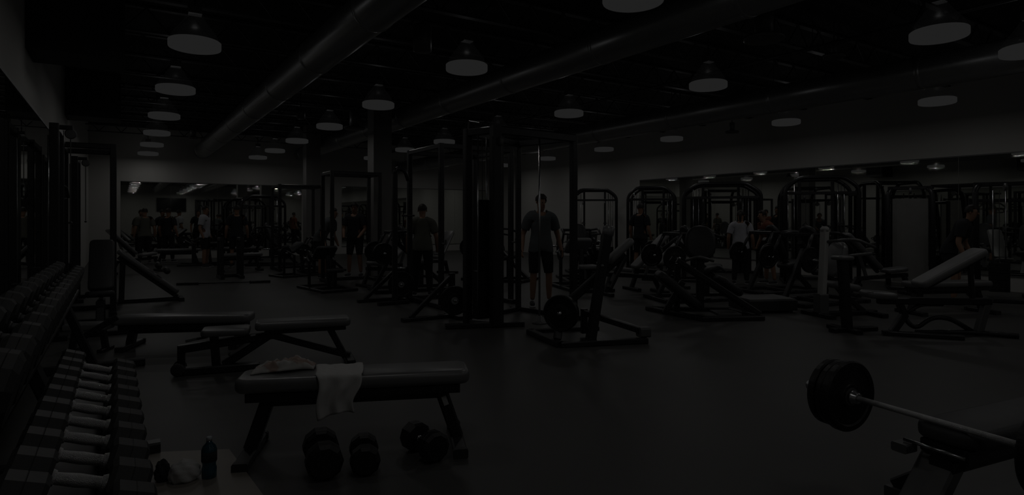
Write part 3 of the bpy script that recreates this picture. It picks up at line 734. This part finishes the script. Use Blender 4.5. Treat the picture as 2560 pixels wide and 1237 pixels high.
# plate horns: short posts standing on the floor that carry big discs
def plate_stand(label, x, y, h, r, lab2):
    t = thing('plate_stand', label, 'stand', (x, y, 0))
    B().beam((-.62, .06, .025), (.18, .06, .025), .09, .05).obj('base_beam', 'steel', t)
    B().beam((.12, -.22, .025), (.12, .22, .025), .08, .05).obj('base_cross_bar', 'steel', t)
    B().beam((.12, .06, .04), (.12, .06, .62), .08).obj('post', 'steel', t)
    B().beam((.12, .06, .58), (-.5, .06, .05), .06).obj('brace', 'steel', t)
    B().tube([(.12, .02, h), (.02, -.24, h)], .022, 10).obj('plate_peg', 'chrome', t, smooth=True)
    ax = Vector((-.1, -.26, 0)).normalized(); loose_plate(lab2, Vector((x + .045, y - .175, h)), r, .045, ax)
q = gp(1140, 803); plate_stand('black stand with a big disc left of the cable tower base', 3.78, 7.56, .268, .2, 'big black weight disc left of the cable tower base')
q = gp(1035, 752); plate_stand('black stand with a big disc below the squat rack', 3.9, 9.72, .285, .22, 'big black weight disc low beside the squat rack')

pp = thing('pulldown_post', 'slim dark post with a bent top left of the squat rack', 'post', (3.72, 9.27, 0))
B().beam((0, 0, .03), (0, 0, 2.1), .075, .075, c=.12).obj('post', 'steel', pp)
B().tube([(0, 0, 2.08), (0.02, 0, 2.2), (.18, .02, 2.16), (.24, .02, 2.0)], .03, 10, fillet=.06).obj('bent_top', 'steel', pp, smooth=True)
B().beam((-.28, 0, .03), (.24, 0, .03), .09, .055).obj('base_foot', 'steel', pp)
B().tube([(.24, .02, 2.0), (.24, .02, 1.45)], .006, 6).obj('cable', 'cable', pp)
B().tube([(.13, .02, 1.43), (.35, .02, 1.43)], .014, 8).obj('handle', 'rubber', pp)

# ---------------------------------------------------------------- lever row machine, centre right
rm = thing('row_machine', 'plate-loaded row machine with an inclined lever right of the cable tower', 'machine', (3.96, 5.2, 0), R(-19.4))
B().beam((0, 0, .03), (1.0, .0, .03), .09, .06).obj('front_skid', 'steel', rm)
B().beam((0, 0, .03), (-.12, .82, .03), .09, .06).obj('side_skid', 'steel', rm)
B().beam((-.12, .82, .03), (.75, .82, .03), .08, .06).obj('rear_skid', 'steel', rm)
B().box((.02, .05, .012), (.72, .76, .022)).obj('foot_tray', 'steel', rm)
B().beam((.38, .10, .04), (.585, .13, 1.2), .11, .10, up=(1, 0, 0)).obj('main_post', 'steel', rm)
B().lathe((.59, .13, 1.18), (.17, 0, 1), [(0, .055), (.02, .065), (.1, .065), (.12, .04)], n=20).obj('post_pad', 'vinyl', rm, smooth=True)
B().beam((.05, .44, .27), (.86, .30, .98), .10, .09).obj('lever', 'steel', rm)
B().pad((.80, .30, 1.0), .42, .22, .07, mtx=rz_(-9) @ ry(-42), rc=.08, re=.03).obj('chest_pad', 'greyvinyl', rm, smooth=True)
B().beam((.62, .15, .60), (.86, .28, .93), .06).obj('pad_strut', 'steel', rm)
B().tube([(.5, .05, .86), (.55, .28, .82), (.62, .5, .86)], .018, 8, fillet=.06).obj('handle_bar', 'grey', rm, smooth=True)
B().tube([(.15, .30, .34), (.02, .12, .34)], .022, 10).obj('plate_peg', 'chrome', rm, smooth=True)
axr = Vector((-.13, -.18, 0)).normalized()
B().lathe((.07, .19, .34), axr, [(a, max(b, .0235)) for a, b in plate_prof(.2, .09)], n=36).obj('weight_plate', 'iron', rm)
B().beam((.02, .18, .05), (.12, .33, .34), .09, .08, up=(1, 0, 0)).obj('front_leg', 'steel', rm)
B().beam((.42, .42, .30), (.97, .06, .13), .08, .07).obj('foot_beam', 'steel', rm)
B().box((.93, -.01, .06), (1.05, .13, .17), c=.18).obj('foot_cap', 'grey', rm)
B().beam((.42, .42, .06), (.42, .42, .34), .07).obj('foot_post', 'steel', rm)

# ---------------------------------------------------------------- left wall zone
lr = power_rack('tall black rack upright against the left wall mirror', (-.38, 10.75, 0), 0, .6, .9, 2.43, hooks=False)
B().beam((-.265, -.45, 2.39), (-.265, -.9, 2.39), .06).obj('top_arm', 'steel', lr)
sp = thing('situp_bench', 'long inclined board with rollers leaning down beside the left rack', 'bench', (.32, 11.8, 0), 0)
B().pad((.08, 0, .50), 1.12, .30, .08, mtx=ry(40), rc=.05, re=.028).obj('board_pad', 'vinyl', sp, smooth=True)
B().beam((-.34, 0, .76), (.5, 0, .06), .09, .07).obj('board_beam', 'steel', sp)
B().beam((-.3, 0, .05), (-.28, 0, .72), .08).obj('tall_post', 'steel', sp)
B().beam((-.38, -.3, .03), (-.38, .3, .03), .08, .055).obj('foot_bar', 'steel', sp)
B().beam((-.38, 0, .03), (.55, 0, .03), .09, .055).obj('base_beam', 'steel', sp)
B().beam((.55, -.25, .03), (.55, .25, .03), .08, .055).obj('foot_bar', 'steel', sp)
for x, z in ((.22, .62), (.34, .53)):
    B().tube([(x, -.2, z - .02), (x, .2, z - .02)], .05, 14).obj('foam_roller', 'rubber', sp, smooth=True)
def wall_column(label, y, H):
    t = thing('cable_column', label, 'cable machine', (-.62, y, 0))
    for dy in (-.36, .36):
        B().beam((0, dy, .04), (0, dy, H), .09, .09, c=.12).obj('post', 'steel', t)
        B().beam((-.18, dy, .03), (.12, dy, .03), .09, .06).obj('base_foot', 'steel', t)
    B().beam((0, -.36, H - .04), (0, .36, H - .04), .08, .08).obj('top_beam', 'steel', t)
    B().beam((-.06, -.36, .04), (-.06, .36, .04), .07, .06).obj('base_beam', 'steel', t)
    B().beam((0, -.18, H - .02), (.16, -.18, H - .02), .05).obj('pulley_arm', 'steel', t)
    B().lathe((.14, -.18, H - .09), (0, 1, 0), [(-.02, .05), (-.006, .06), (.006, .06), (.02, .05)], n=18).obj('pulley', 'grey', t)
    weight_stack(t, -.08, .06, .09, 13, w=.24, d=.12, rods=H - .1, axis='y')
    B().tube([(.14, -.2, H - .15), (.14, -.2, 1.35)], .006, 6).obj('hanging_cable', 'cable', t)
    B().tube([(.14, -.3, 1.33), (.14, -.1, 1.33)], .015, 8).obj('handle', 'rubber', t)
wall_column('tall black cable column at the left mirror, nearest of the two', 8.9, 2.45)
wall_column('tall black cable column at the left mirror, farther of the two', 12.6, 2.4)
incline_bench('dark incline bench between the dumbbell rack and the tall left rack', (-.2, 9.1, 0), R(90), 42, padm='darkvinyl')
ht = thing('pulldown_bar', 'black curved lat bar hanging beside the left rack', 'bar', (-.645, 9.9, 1.82)); ht.rotation_euler = (0, 0, R(72))
B().tube([(-.27, -.03, -.16), (-.22, -.02, -.03), (0, 0, 0), (.22, .02, -.03), (.27, .03, -.16)], .018, 10, fillet=.06).obj('curved_bar', 'rubber', ht, smooth=True)
B().tube([(0, 0, 0), (0, 0, .538)], .006, 6).obj('cable', 'cable', ht)
B().tube([(-.24, -.02, -.16), (-.06, -.01, -.2), (.2, .02, -.17)], .012, 8, fillet=.08).obj('lower_grip', 'rubber', ht, smooth=True)
# barbell on the floor in the aisle
fb = thing('barbell', 'long thin bar lying on the floor in the left aisle', 'barbell', (0, 0, 0))
a, b_ = gp(441, 710, .03), gp(676, 703, .03)
B().tube([a, b_], .014, 10).obj('bar', 'steel', fb, smooth=True)
for p, s in ((a, 1), (b_, -1)):
    d = (b_ - a).normalized() * s
    B().lathe(p, d, [(0, .02), (.002, .026), (.38, .026), (.385, .03), (.41, .03), (.415, .014)], n=14).obj('sleeve', 'steel', fb, smooth=True)
# far benches before the far mirror
flat_bench('dark flat bench in the left aisle before the far mirror, nearest of the far benches', (2.68, 17.45, 0), R(5), L=1.1, group='far flat benches')
flat_bench('dark flat bench just in front of the far mirror at left', (1.5, 21.2, 0), R(-8), L=1.2, group='far flat benches')
flat_bench('dark flat bench just in front of the far mirror at right', (3.4, 21.6, 0), R(4), L=1.2, group='far flat benches')
incline_bench('incline bench in the far left corner by the mirror edge', (.45, 18.4, 0), R(200), 45)
lever_machine('dark press machine in the far aisle left of the second pillar', (2.2, 20.35, 0), R(170), 'curl')
arch_station('dark cable station by the right part of the far left mirror', (4.1, 22.3, 0), 0, W=1.4, Dp=.7, H=2.15)
# ---------------------------------------------------------------- machines of the middle row, seen between the racks
lever_machine('dark press machine between the pillar and the squat rack', (4.75, 11.05, 0), R(170), 'press', plates=2)
lever_machine('dark curl machine left of the slim rack, farther back', (3.7, 15.3, 0), R(195), 'curl', sx=.82)
lever_machine('dark press machine between the slim rack and the second pillar rack', (4.5, 16.36, 0), R(174), 'press', sx=.78)
lever_machine('dark curl machine standing out into the aisle before the slim rack', (3.42, 12.0, 0), R(95), 'curl', sx=.85)
lever_machine('dark press machine left of the second pillar', (3.85, 19.2, 0), R(150), 'press')
incline_bench('incline bench in front of the big pillar', (4.6, 12.05, 0), R(8), 42)
# ---------------------------------------------------------------- right half floor
q = gp(1760, 790)
om = thing('pad_machine', 'dark machine with a tall oval pad and slanted black boards right of the row machine', 'machine', (q.x, q.y, 0), -YAW)
B().beam((-.67, .57, .03), (-.14, -.44, .03), .09, .06).obj('base_skid', 'steel', om)
B().beam((-.18, -.44, .03), (.70, -.34, .03), .09, .06).obj('base_skid', 'steel', om)
B().beam((-.60, .57, .03), (.55, .42, .03), .08, .06).obj('base_skid', 'steel', om)
B().beam((.66, -.36, .03), (.52, .44, .03), .08, .06).obj('base_cross_bar', 'steel', om)
for y in (-.12, .22): B().beam((-.40, y + .05, .80), (.70, y - .1, .07), .075, .07).obj('slide_rail', 'steel', om)
B().beam((-.34, .12, .74), (-.34, .18, .05), .08).obj('rear_post', 'steel', om)
B().pad((-.36, .03, .36), .78, .42, .13, mtx=ry(40), rc=.12, re=.05).obj('slanted_pad', 'darkvinyl', om, smooth=True)
B().beam((-.33, -.1, .50), (-.56, -.02, .05), .08, .07, up=(0, 1, 0)).obj('leg', 'steel', om)
B().pad((-.02, .10, 1.03), .52, .42, .11, mtx=rz_(78) @ ry(-76), rc=.20, re=.05).obj('oval_pad', 'darkvinyl', om, smooth=True)
B().beam((0, .18, .05), (-.01, .17, .92), .10, .08, up=(0, 1, 0)).obj('pad_post', 'steel', om)
B().pad((.36, .05, .43), .44, .40, .10, mtx=ry(36), rc=.16, re=.045).obj('knee_pad', 'darkvinyl', om, smooth=True)
B().tube([(-.30, -.16, .80), (-.16, -.3, .86), (.04, -.3, .80)], .02, 8, fillet=.06).obj('handle_bar', 'grey', om, smooth=True)
B().tube([(.10, .22, .62), (.30, .3, .70), (.42, .3, .60)], .022, 8, fillet=.06).obj('handle_bar', 'grey', om, smooth=True)
B().box((.08, -.36, .06), (.40, .0, .09), c=.1).obj('foot_plate', 'grey', om)
lever_machine('dark press machine behind the machine with the oval pad', (8.3, 7.1, 0), R(160), 'press')
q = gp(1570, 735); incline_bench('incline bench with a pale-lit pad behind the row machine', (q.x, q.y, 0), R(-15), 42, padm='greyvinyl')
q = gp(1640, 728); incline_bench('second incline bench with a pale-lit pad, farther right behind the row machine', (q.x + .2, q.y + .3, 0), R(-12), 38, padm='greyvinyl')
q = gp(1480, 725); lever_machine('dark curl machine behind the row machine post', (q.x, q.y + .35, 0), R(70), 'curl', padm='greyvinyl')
# step platform
q = gp(1945, 790)
st = thing('step_platform', 'low dark step box with a pale top among the right machines', 'step', (8.13, 5.68, 0), R(-24))
B().box((-.38, -.3, .03), (.38, .3, .19), c=.08).obj('box_body', 'rubber', st)
B().box((-.36, -.28, .19), (.36, .28, .205)).obj('top_mat', 'greyvinyl', st)
for x in (-.3, .3):
    for y in (-.22, .22): B().lathe((x, y, 0), (0, 0, 1), [(0, .045), (.03, .05)], n=14).obj('rubber_foot', 'rubber', st)
# pale-posted machine
q = gp(2030, 792)
pm = thing('seated_machine', 'seated machine with a pale upright post and dark pads', 'machine', (8.33, 4.88, 0), R(-20))
B().beam((0, 0, .03), (.06, 0, 1.22), .10, .09, up=(1, 0, 0)).obj('pale_post', 'shroud', pm, label='pale grey post')
B().lathe((.06, 0, 1.2), (0, 0, 1), [(0, .055), (.04, .06), (.07, .03)], n=18).obj('post_cap', 'shroud', pm, smooth=True)
B().box((-.07, -.07, .0), (.07, .07, .32), c=.1).obj('post_foot', 'grey', pm)
B().pad((.32, .08, .80), .52, .34, .10, mtx=ry(-78), rc=.15, re=.04).obj('back_pad', 'vinyl', pm, smooth=True)
B().pad((.36, .02, .42), .42, .38, .10, mtx=ry(10), rc=.1, re=.04).obj('seat_pad', 'vinyl', pm, smooth=True)
B().beam((.36, 0, .05), (.36, 0, .38), .08).obj('seat_post', 'steel', pm)
B().beam((-.1, 0, .035), (.9, 0, .035), .1, .06).obj('base_beam', 'steel', pm)
B().beam((.75, -.35, .03), (.75, .35, .03), .09, .055).obj('base_cross_bar', 'steel', pm)
B().beam((-.05, -.3, .03), (-.05, .3, .03), .09, .055).obj('base_cross_bar', 'steel', pm)
B().beam((.36, 0, .3), (.7, .0, .05), .07).obj('brace', 'steel', pm)
B().tube([(.05, -.02, 1.05), (.3, -.3, 1.1), (.6, -.32, .98)], .022, 8, fillet=.1).obj('press_arm', 'grey', pm, smooth=True)
B().tube([(.05, .02, 1.05), (.3, .34, 1.1), (.6, .36, .98)], .022, 8, fillet=.1).obj('press_arm', 'grey', pm, smooth=True)
# dark post on a foot
q = gp(2118, 829)
dp = thing('post_stand', 'dark slightly leaning post on a floor foot right of the pale-posted machine', 'stand', (q.x, q.y, 0), R(-20))
B().beam((0, 0, .03), (-.05, .02, .88), .11, .10, up=(1, 0, 0)).obj('post', 'steel', dp)
B().beam((-.22, 0, .025), (.42, .02, .025), .1, .05).obj('base_foot', 'steel', dp)
B().beam((0, -.2, .025), (0, .3, .025), .09, .05).obj('base_cross_bar', 'steel', dp)
B().tube([(-.05, .02, .86), (-.02, -.05, .93), (.3, -.05, .95)], .02, 8, fillet=.05).obj('arm_bar', 'grey', dp, smooth=True)
B().pad((-.05, .02, .90), .22, .2, .05, rc=.05, re=.02).obj('top_pad', 'vinyl', dp, smooth=True)
# wide incline bench at the right
q0, q1 = gp(2235, 835), gp(2440, 838)
ri = thing('incline_bench', 'long incline bench with a pale raised back pad at the right', 'bench', (q0.x, q0.y, 0), math.atan2(q1.y - q0.y, q1.x - q0.x))
Lb = (q1 - q0).length
B().beam((-.18, .0, .40), (Lb + .15, .0, .40), .10, .08).obj('main_beam', 'steel', ri)
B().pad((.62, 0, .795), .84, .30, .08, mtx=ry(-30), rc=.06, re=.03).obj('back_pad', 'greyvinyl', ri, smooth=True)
B().pad((-.18, 0, .47), .34, .32, .08, mtx=ry(4), rc=.07, re=.03).obj('seat_pad', 'vinyl', ri, smooth=True)
B().beam((.28, 0, .52), (.92, 0, .89), .08, .05).obj('back_frame', 'steel', ri)
B().beam((Lb + .02, 0, .02), (Lb + .14, 0, .46), .09, .08, up=(1, 0, 0)).obj('rear_leg', 'grey', ri)
B().beam((Lb - .04, 0, .40), (.86, 0, .83), .05).obj('support_strut', 'steel', ri)
B().beam((-.02, 0, .03), (.12, 0, .24), .09, .08, up=(1, 0, 0)).obj('front_leg', 'steel', ri)
B().beam((.12, 0, .22), (.05, 0, .40), .08, .07, up=(1, 0, 0)).obj('front_leg_upper', 'steel', ri)
B().tube([(.10, 0, .22), (.22, -.02, .06), (.42, -.03, .22), (.62, -.03, .2), (Lb - .05, 0, .05)], .028, 10, fillet=.14).obj('curved_brace', 'steel', ri, smooth=True)
B().tube([(.12, 0, .24), (.3, .0, .36), (.55, 0, .36)], .024, 8, fillet=.08).obj('upper_brace', 'steel', ri, smooth=True)
B().beam((-.16, -.05, .025), (.6, -.3, .025), .1, .05).obj('front_foot', 'steel', ri)
B().tube([(.25, .0, .03), (Lb, .0, .035), (Lb + .35, -.18, .03)], .03, 8, fillet=.2).obj('rear_foot', 'steel', ri, smooth=True)
flat_bench('flat dark bench behind the long incline bench at the right', (10.15, 4.05, 0), R(-25), L=1.3)
q = gp(2120, 740); incline_bench('dark incline bench behind the leaning post', (11.6, 5.6, 0), R(150), 45)
q = gp(1960, 720); lever_machine('dark press machine behind the step box', (10.55, 7.0, 0), R(165), 'press')
q = gp(2130, 715); lever_machine('dark press machine with a round pad before the right mirror', (9.65, 5.75, 0), R(170), 'press')
q = gp(1620, 690); lever_machine('dark leg press far behind the incline benches', (9.9, 11.9, 0), R(60), 'legpress')
q = gp(1700, 700); lever_machine('dark curl machine before the right wall cable stations', (q.x, q.y, 0), R(120), 'curl')
q = gp(1450, 700); lever_machine('dark press machine behind the standing man', (q.x, q.y, 0), R(60), 'press')
q = gp(1250, 700); lever_machine('dark press machine seen between the cable tower posts', (q.x, q.y, 0), R(120), 'press')
q = gp(1190, 690); incline_bench('incline bench seen left of the cable tower posts', (6.5, 13.5, 0), R(40), 40)
# cable stations along the right wall
arch_station('arched cable station along the right wall, nearest of the wide ones', (12.7, 7.5, 0), R(-52), W=1.38, H=2.25)
arch_station('arched cable station along the right wall, second of the wide ones', (12.4, 9.8, 0), R(-50), W=1.75, H=2.22, shroud='screen')
arch_station('arched cable station along the right wall, third of the wide ones', (12.7, 12.4, 0), R(-50), W=1.25, H=2.25)
arch_station('arched cable station farthest along the right wall', (12.78, 15.0, 0), R(-42), W=1.4, H=2.3)
q = gp(2298, 716); tower_machine('weight machine with a wide pale shroud before the right mirror', (q.x - .35, q.y + .02, 0), R(-62), H=2.0, W=.75, seat=False)
q = gp(2490, 742); tower_machine('weight machine with tall dark posts at the right edge', (12.78, 4.25, 0), R(-58), H=1.98, W=.8, seat=False, shroud=None)
# dark wall screens
def screen(label, lo, hi):
    t = thing('wall_screen', label, 'screen', (0, 0, 0))
    B().box(lo, hi, c=.02).obj('screen_body', 'screen', t); return t
screen('dark wall screen on the back wall', (2.5, YB + .002, 2.0), (4.6, YB + .07, 3.1))

# ---------------------------------------------------------------- people
def skin_mesh(chains, sub=2):
    """chains: lists of (pos, radius); a chain may start at an earlier point by index ('@i')"""
    verts, rad, edges, roots = [], [], [], []; names = {}
    for ch in chains:
        prev = None
        for it in ch:
            if isinstance(it, str): prev = names[it]; continue
            p, r = it[0], it[1]; verts.append(Vector(p)); rad.append(r); i = len(verts) - 1
            if len(it) > 2: names[it[2]] = i
            if prev is None: roots.append(i)
            else: edges.append((prev, i))
            prev = i
    me = D.meshes.new('skin_tmp'); me.from_pydata([tuple(v) for v in verts], edges, [])
    o = D.objects.new('skin_tmp', me); COL.objects.link(o)
    md = o.modifiers.new('s', 'SKIN'); md.use_smooth_shade = True
    for i, r in enumerate(rad):
        sv = me.skin_vertices[0].data[i]; rr = r if hasattr(r, '__len__') else (r, r)
        sv.radius = rr; sv.use_root = i in roots
    if sub: sb = o.modifiers.new('d', 'SUBSURF'); sb.levels = sub; sb.render_levels = sub
    dg = bpy.context.evaluated_depsgraph_get(); ev = o.evaluated_get(dg)
    out = D.meshes.new_from_object(ev); D.objects.remove(o); D.meshes.remove(me)
    for p in out.polygons: p.use_smooth = True
    return out

def person(label, loc, rz, shirt, shorts='shorts', pose='stand', H=1.76, lean=0.0, yaw=0.0, nod=0.0, arms=None, seat_z=.47, trousers=False, hands=True, sub=2, long_hair=False, group=None):
    """local +x is the way the person faces"""
    k = H / 1.76
    t = thing('person', label, 'person', loc, rz, group); t.scale = (k,) * 3
    L = R(lean)
    if pose == 'sit': pel = Vector((0, 0, seat_z / k + .11))
    else: pel = Vector((-.16 * math.sin(L), 0, .955))
    def up(d, off=0.0): return pel + Vector((math.sin(L) * d + math.cos(L) * off, 0, math.cos(L) * d - math.sin(L) * off))
    belly, chest, top, neck = up(.17, .01), up(.34, .015), up(.475, 0), up(.545, .012)
    hd = Vector((math.sin(L * .5), 0, math.cos(L * .5)))
    jaw = neck + hd * .07 + Vector((.022, 0, 0)); skull = neck + hd * .155 + Vector((.012, 0, 0)); crown = neck + hd * .235
    sh = {s: up(.455, 0) + Vector((0, s * .185, 0)) for s in (1, -1)}
    A = arms or {}
    el, wr = {}, {}
    for s in (1, -1):
        e, w_ = A.get(s, ((-.04, .085, -.29), (.06, .10, -.53)))
        el[s] = sh[s] + Vector((e[0], e[1] * s, e[2])); wr[s] = sh[s] + Vector((w_[0], w_[1] * s, w_[2]))
    hip, kn, an, toe = {}, {}, {}, {}
    for s in (1, -1):
        hip[s] = pel + Vector((0, s * .095, -.05))
        if pose == 'sit': kn[s] = Vector((.43, s * .17, seat_z / k + .07)); an[s] = Vector((.42, s * .18, .09))
        else: kn[s] = Vector((.035, s * .125, .50)); an[s] = Vector((0 - .02 * s, s * .14, .09))
        toe[s] = an[s] + Vector((.17, .03 * s, -.055))
    ch = [[(pel, (.15, .105), 'pel'), (belly, (.135, .095)), (chest, (.16, .108), 'chest'), (top, (.12, .085), 'top'), (neck, .056, 'neck'), (jaw, (.062, .072)), (skull, (.076, .092), 'skull'), (crown, (.06, .07))]]
    for s in (1, -1):
        ch.append(['top', (sh[s], .066), ((sh[s] * .5 + el[s] * .5), .053), (el[s], .043), ((el[s] * .55 + wr[s] * .45), .042), (wr[s], .028, f'wr{s}')])
        ch.append(['pel', (hip[s], .098), ((hip[s] * .5 + kn[s] * .5), .083), (kn[s], .056), ((kn[s] * .62 + an[s] * .38), .057), (an[s], .038)])
        hdir = (wr[s] - el[s]).normalized(); fwd = Vector((1, 0, 0)); fwd = (fwd - hdir * fwd.dot(hdir)).normalized(); inw = hdir.cross(fwd) * 1.0
        palm = wr[s] + hdir * .055
        ch[-2] += [(palm, (.026, .036))]
        if hands:
            for fi in range(4):
                base = palm + hdir * .03 + fwd * (.027 - .018 * fi)
                ln = (.07, .08, .074, .058)[fi]
                b1 = base + hdir * ln * .5 + Vector((0, -s * .006, 0)); b2 = b1 + hdir * ln * .42 + Vector((0, -s * .02, 0))
                ch.append([(palm + fwd * (.018 - .012 * fi), .009), (base, .0095), (b1, .009), (b2, .0075)])
            th = palm - hdir * .02 + fwd * .03
            ch.append([(palm - hdir * .03 + fwd * .012, .011), (th + hdir * .015 + fwd * .012, .010), (th + hdir * .05 + fwd * .022, .0085)])
    # face: nose, ears, brow on the skull
    rot = Matrix.Rotation(yaw, 3, 'Z') @ Matrix.Rotation(nod, 3, 'Y')
    f = lambda v: skull + rot @ Vector(v)
    ch.append([(f((.06, 0, .0)), .016), (f((.098, 0, -.03)), .013), (f((.092, 0, -.042)), .012)])
    for s in (1, -1): ch.append([(f((-.005, s * .066, -.005)), .012), (f((-.012, s * .083, .005)), (.012, .02)), (f((-.006, s * .08, -.03)), .01)])
    body = link_mesh('body', skin_mesh(ch, sub), 'skin', t)
    for s in (1, -1):
        B().lathe(f((.082, s * .03, .005)), rot @ Vector((1, 0, 0)), [(-.004, .010), (.004, .007)], n=8).obj('eye', 'hair', t)
    B().beam(f((.087, -.022, -.066)), f((.087, .022, -.066)), .006, .008).obj('mouth', 'tee_red', t)
    hb = B(); bmesh.ops.create_uvsphere(hb.bm, u_segments=20, v_segments=14, radius=1)
    dl = [v for v in hb.bm.verts if (v.co.x > .35 and v.co.z < .38) or v.co.z < -.35]
    bmesh.ops.delete(hb.bm, geom=dl, context='VERTS')
    for v in hb.bm.verts:
        c = v.co; n_ = 1 + .05 * nz(c.x * 6, c.y * 6, c.z * 6)
        v.co = f((c.x * .103 * n_ - .004, c.y * .09 * n_, c.z * .105 * n_ + .028))
    hair = hb.obj('hair', 'hair', t, smooth=True)
    if long_hair:
        link_mesh('ponytail', skin_mesh([[(f((-.08, 0, .06)), .03), (f((-.14, 0, .03)), .04), (f((-.15, 0, -.08)), .03), (f((-.14, 0, -.17)), .012)]], 2), 'hair', hair)
    # clothes: body regions by nearest bone, lifted off the skin
    bones = [('torso', pel, belly), ('torso', belly, chest), ('torso', chest, top), ('neck', top + (neck - top) * .35, neck), ('neck', neck, crown)]
    for s in (1, -1):
        m = sh[s] * .38 + el[s] * .62
        bones += [('torso', top, sh[s]), ('torso', sh[s], m), ('arm', m + (el[s] - sh[s]) * .06, el[s]), ('arm', el[s], wr[s]), ('arm', wr[s], wr[s] + (wr[s] - el[s]) * .7)]
        e2 = kn[s] if trousers else hip[s] * .14 + kn[s] * .86
        bones += [('leg', pel + Vector((0, 0, -.02)), hip[s]), ('leg', hip[s], e2)]
        if trousers: bones += [('leg', kn[s], an[s] + Vector((0, 0, .04))), ('shin', an[s], toe[s])]
        else: bones += [('shin', e2 + (kn[s] - hip[s]) * .08, kn[s]), ('shin', kn[s], an[s]), ('shin', an[s], toe[s])]
    def region(p):
        best = None
        for nme, a_, b_ in bones:
            d_ = b_ - a_; u_ = max(0, min(1, (p - a_).dot(d_) / max(d_.length_squared, 1e-9)))
            q_ = (p - (a_ + d_ * u_)).length
            if best is None or q_ < best[0]: best = (q_, nme)
        return best[1]
    def garment(name, keep, off, m):
        bm = bmesh.new(); bm.from_mesh(body.data); bm.normal_update()
        reg = {v: region(v.co) for v in bm.verts}
        ok = lambda v: reg[v] in keep or (keep == ('torso',) and reg[v] == 'leg' and v.co.z > pel.z - .10)
        bmesh.ops.delete(bm, geom=[f_ for f_ in bm.faces if sum(ok(v) for v in f_.verts) * 2 < len(f_.verts)], context='FACES')
        left, best_ = set(bm.verts), []
        while left:                                        # keep the one largest piece of cloth
            st_ = [left.pop()]; isl = list(st_)
            while st_:
                for e_ in st_.pop().link_edges:
                    for w_ in e_.verts:
                        if w_ in left: left.remove(w_); st_.append(w_); isl.append(w_)
            if len(isl) > len(best_): best_ = isl
        keepv = set(best_); bmesh.ops.delete(bm, geom=[v for v in bm.verts if v not in keepv], context='VERTS')
        for v in bm.verts: v.co += v.normal * off
        for _ in range(3): bmesh.ops.smooth_vert(bm, verts=bm.verts[:], factor=.5, use_axis_x=True, use_axis_y=True, use_axis_z=True)
        bm.normal_update()
        for v in bm.verts: v.co += v.normal * off * .5
        bmesh.ops.solidify(bm, geom=bm.faces[:], thickness=.004)
        return mesh_obj(name, bm, m, t, smooth=True)
    garment('shirt', ('torso',), .022, shirt)
    garment('trousers' if trousers else 'shorts', ('leg',), .014, shorts)
    for s in (1, -1):
        a = an[s]
        sh_ = link_mesh('shoe', skin_mesh([[(a + Vector((-.045, 0, -.04)), .042), (a + Vector((.05, .01 * s, -.045)), (.045, .04)), (toe[s] + Vector((.0, 0, .01)), (.04, .03))], ], 2), 'shoe', t)
        B().pad((a + toe[s]) / 2 + Vector((-.01, 0, -.048)), .285, .095, .022, mtx=Matrix.Rotation(math.atan2(.03 * s, .17), 3, 'Z'), rc=.045, re=.008).obj('sole', 'sole', sh_, smooth=True)
    return t
def facing_cam(p, turn=0.0): return math.atan2(-p.y, -p.x) + R(turn)
q = gp(1352, 764)
person('standing man in a grey T-shirt and black shorts behind the cable tower', (q.x, q.y, 0), facing_cam(q, 12), 'tee_grey', H=1.75, yaw=R(25), nod=R(12),
       arms={1: ((-.05, .10, -.28), (.07, .13, -.50)), -1: ((-.05, .10, -.28), (.07, .13, -.50))})
q = gp(846, 694); person('person in a grey shirt bending forward behind the slim rack', (4.0, 14.45, 0), facing_cam(q, 60), 'tee_grey', lean=38, H=1.74, hands=False)
q = gp(903, 700); person('man in a black shirt standing left of the big pillar', (4.74, 14.32, 0), facing_cam(q, -20), 'tee_dark', H=1.76, hands=False, nod=R(15), arms={1: ((.05, .08, -.28), (.25, .0, -.45)), -1: ((.05, .08, -.28), (.25, .0, -.45))})
person('person in an olive shirt seen from behind behind the squat rack', (4.57, 10.08, 0), facing_cam(Vector((4.57, 10.08, 0)), 180), 'tee_olive', H=1.66, lean=18, hands=False, trousers=True)
q = Vector((11.0, 8.2, 0)); person('person in a white top with a ponytail among the right machines', (q.x, q.y, 0), facing_cam(q, 175), 'tee_white', pose='stand', H=1.55, lean=4, hands=False, long_hair=True, trousers=True)
q = gp(2378, 742); person('person in a black shirt leaning forward by the right mirror', (11.4, 4.45, 0), facing_cam(q, 80), 'tee_dark', lean=30, H=1.66, hands=False)
q = gp(592, 668); person('dark-shirted man standing in the far aisle before the mirror', (q.x, q.y, 0), facing_cam(q, 180), 'tee_dark', H=1.75, hands=False)
q = gp(512, 668); person('person in a white shirt standing in the far aisle', (q.x, q.y, 0), facing_cam(q, 70), 'tee_white', H=1.74, hands=False)
q = gp(420, 655); person('person in dark clothes standing at the far left mirror', (q.x, q.y, 0), facing_cam(q, 150), 'tee_dark', H=1.7, hands=False, trousers=True)
q = gp(362, 658); person('person in an olive shirt standing at the far left mirror corner', (q.x, q.y, 0), facing_cam(q, 190), 'tee_olive', H=1.7, hands=False, trousers=True)
q = gp(1637, 690); person('person in a black shirt standing before the far cable stations', (q.x + .4, q.y + .9, 0), facing_cam(q, 150), 'tee_dark', H=1.76, hands=False)
q = gp(1250, 688); person('person in a rust shirt standing far behind the cable tower', (q.x, q.y + 1.5, 0), facing_cam(q, 100), 'tee_red', H=1.72, hands=False, trousers=True)
q = gp(1925, 700); person('person in a rust shirt between the oval-pad press and the cable stations', (11.6, 7.9, 0), facing_cam(q, -60), 'tee_red', H=1.6, lean=25, hands=False)
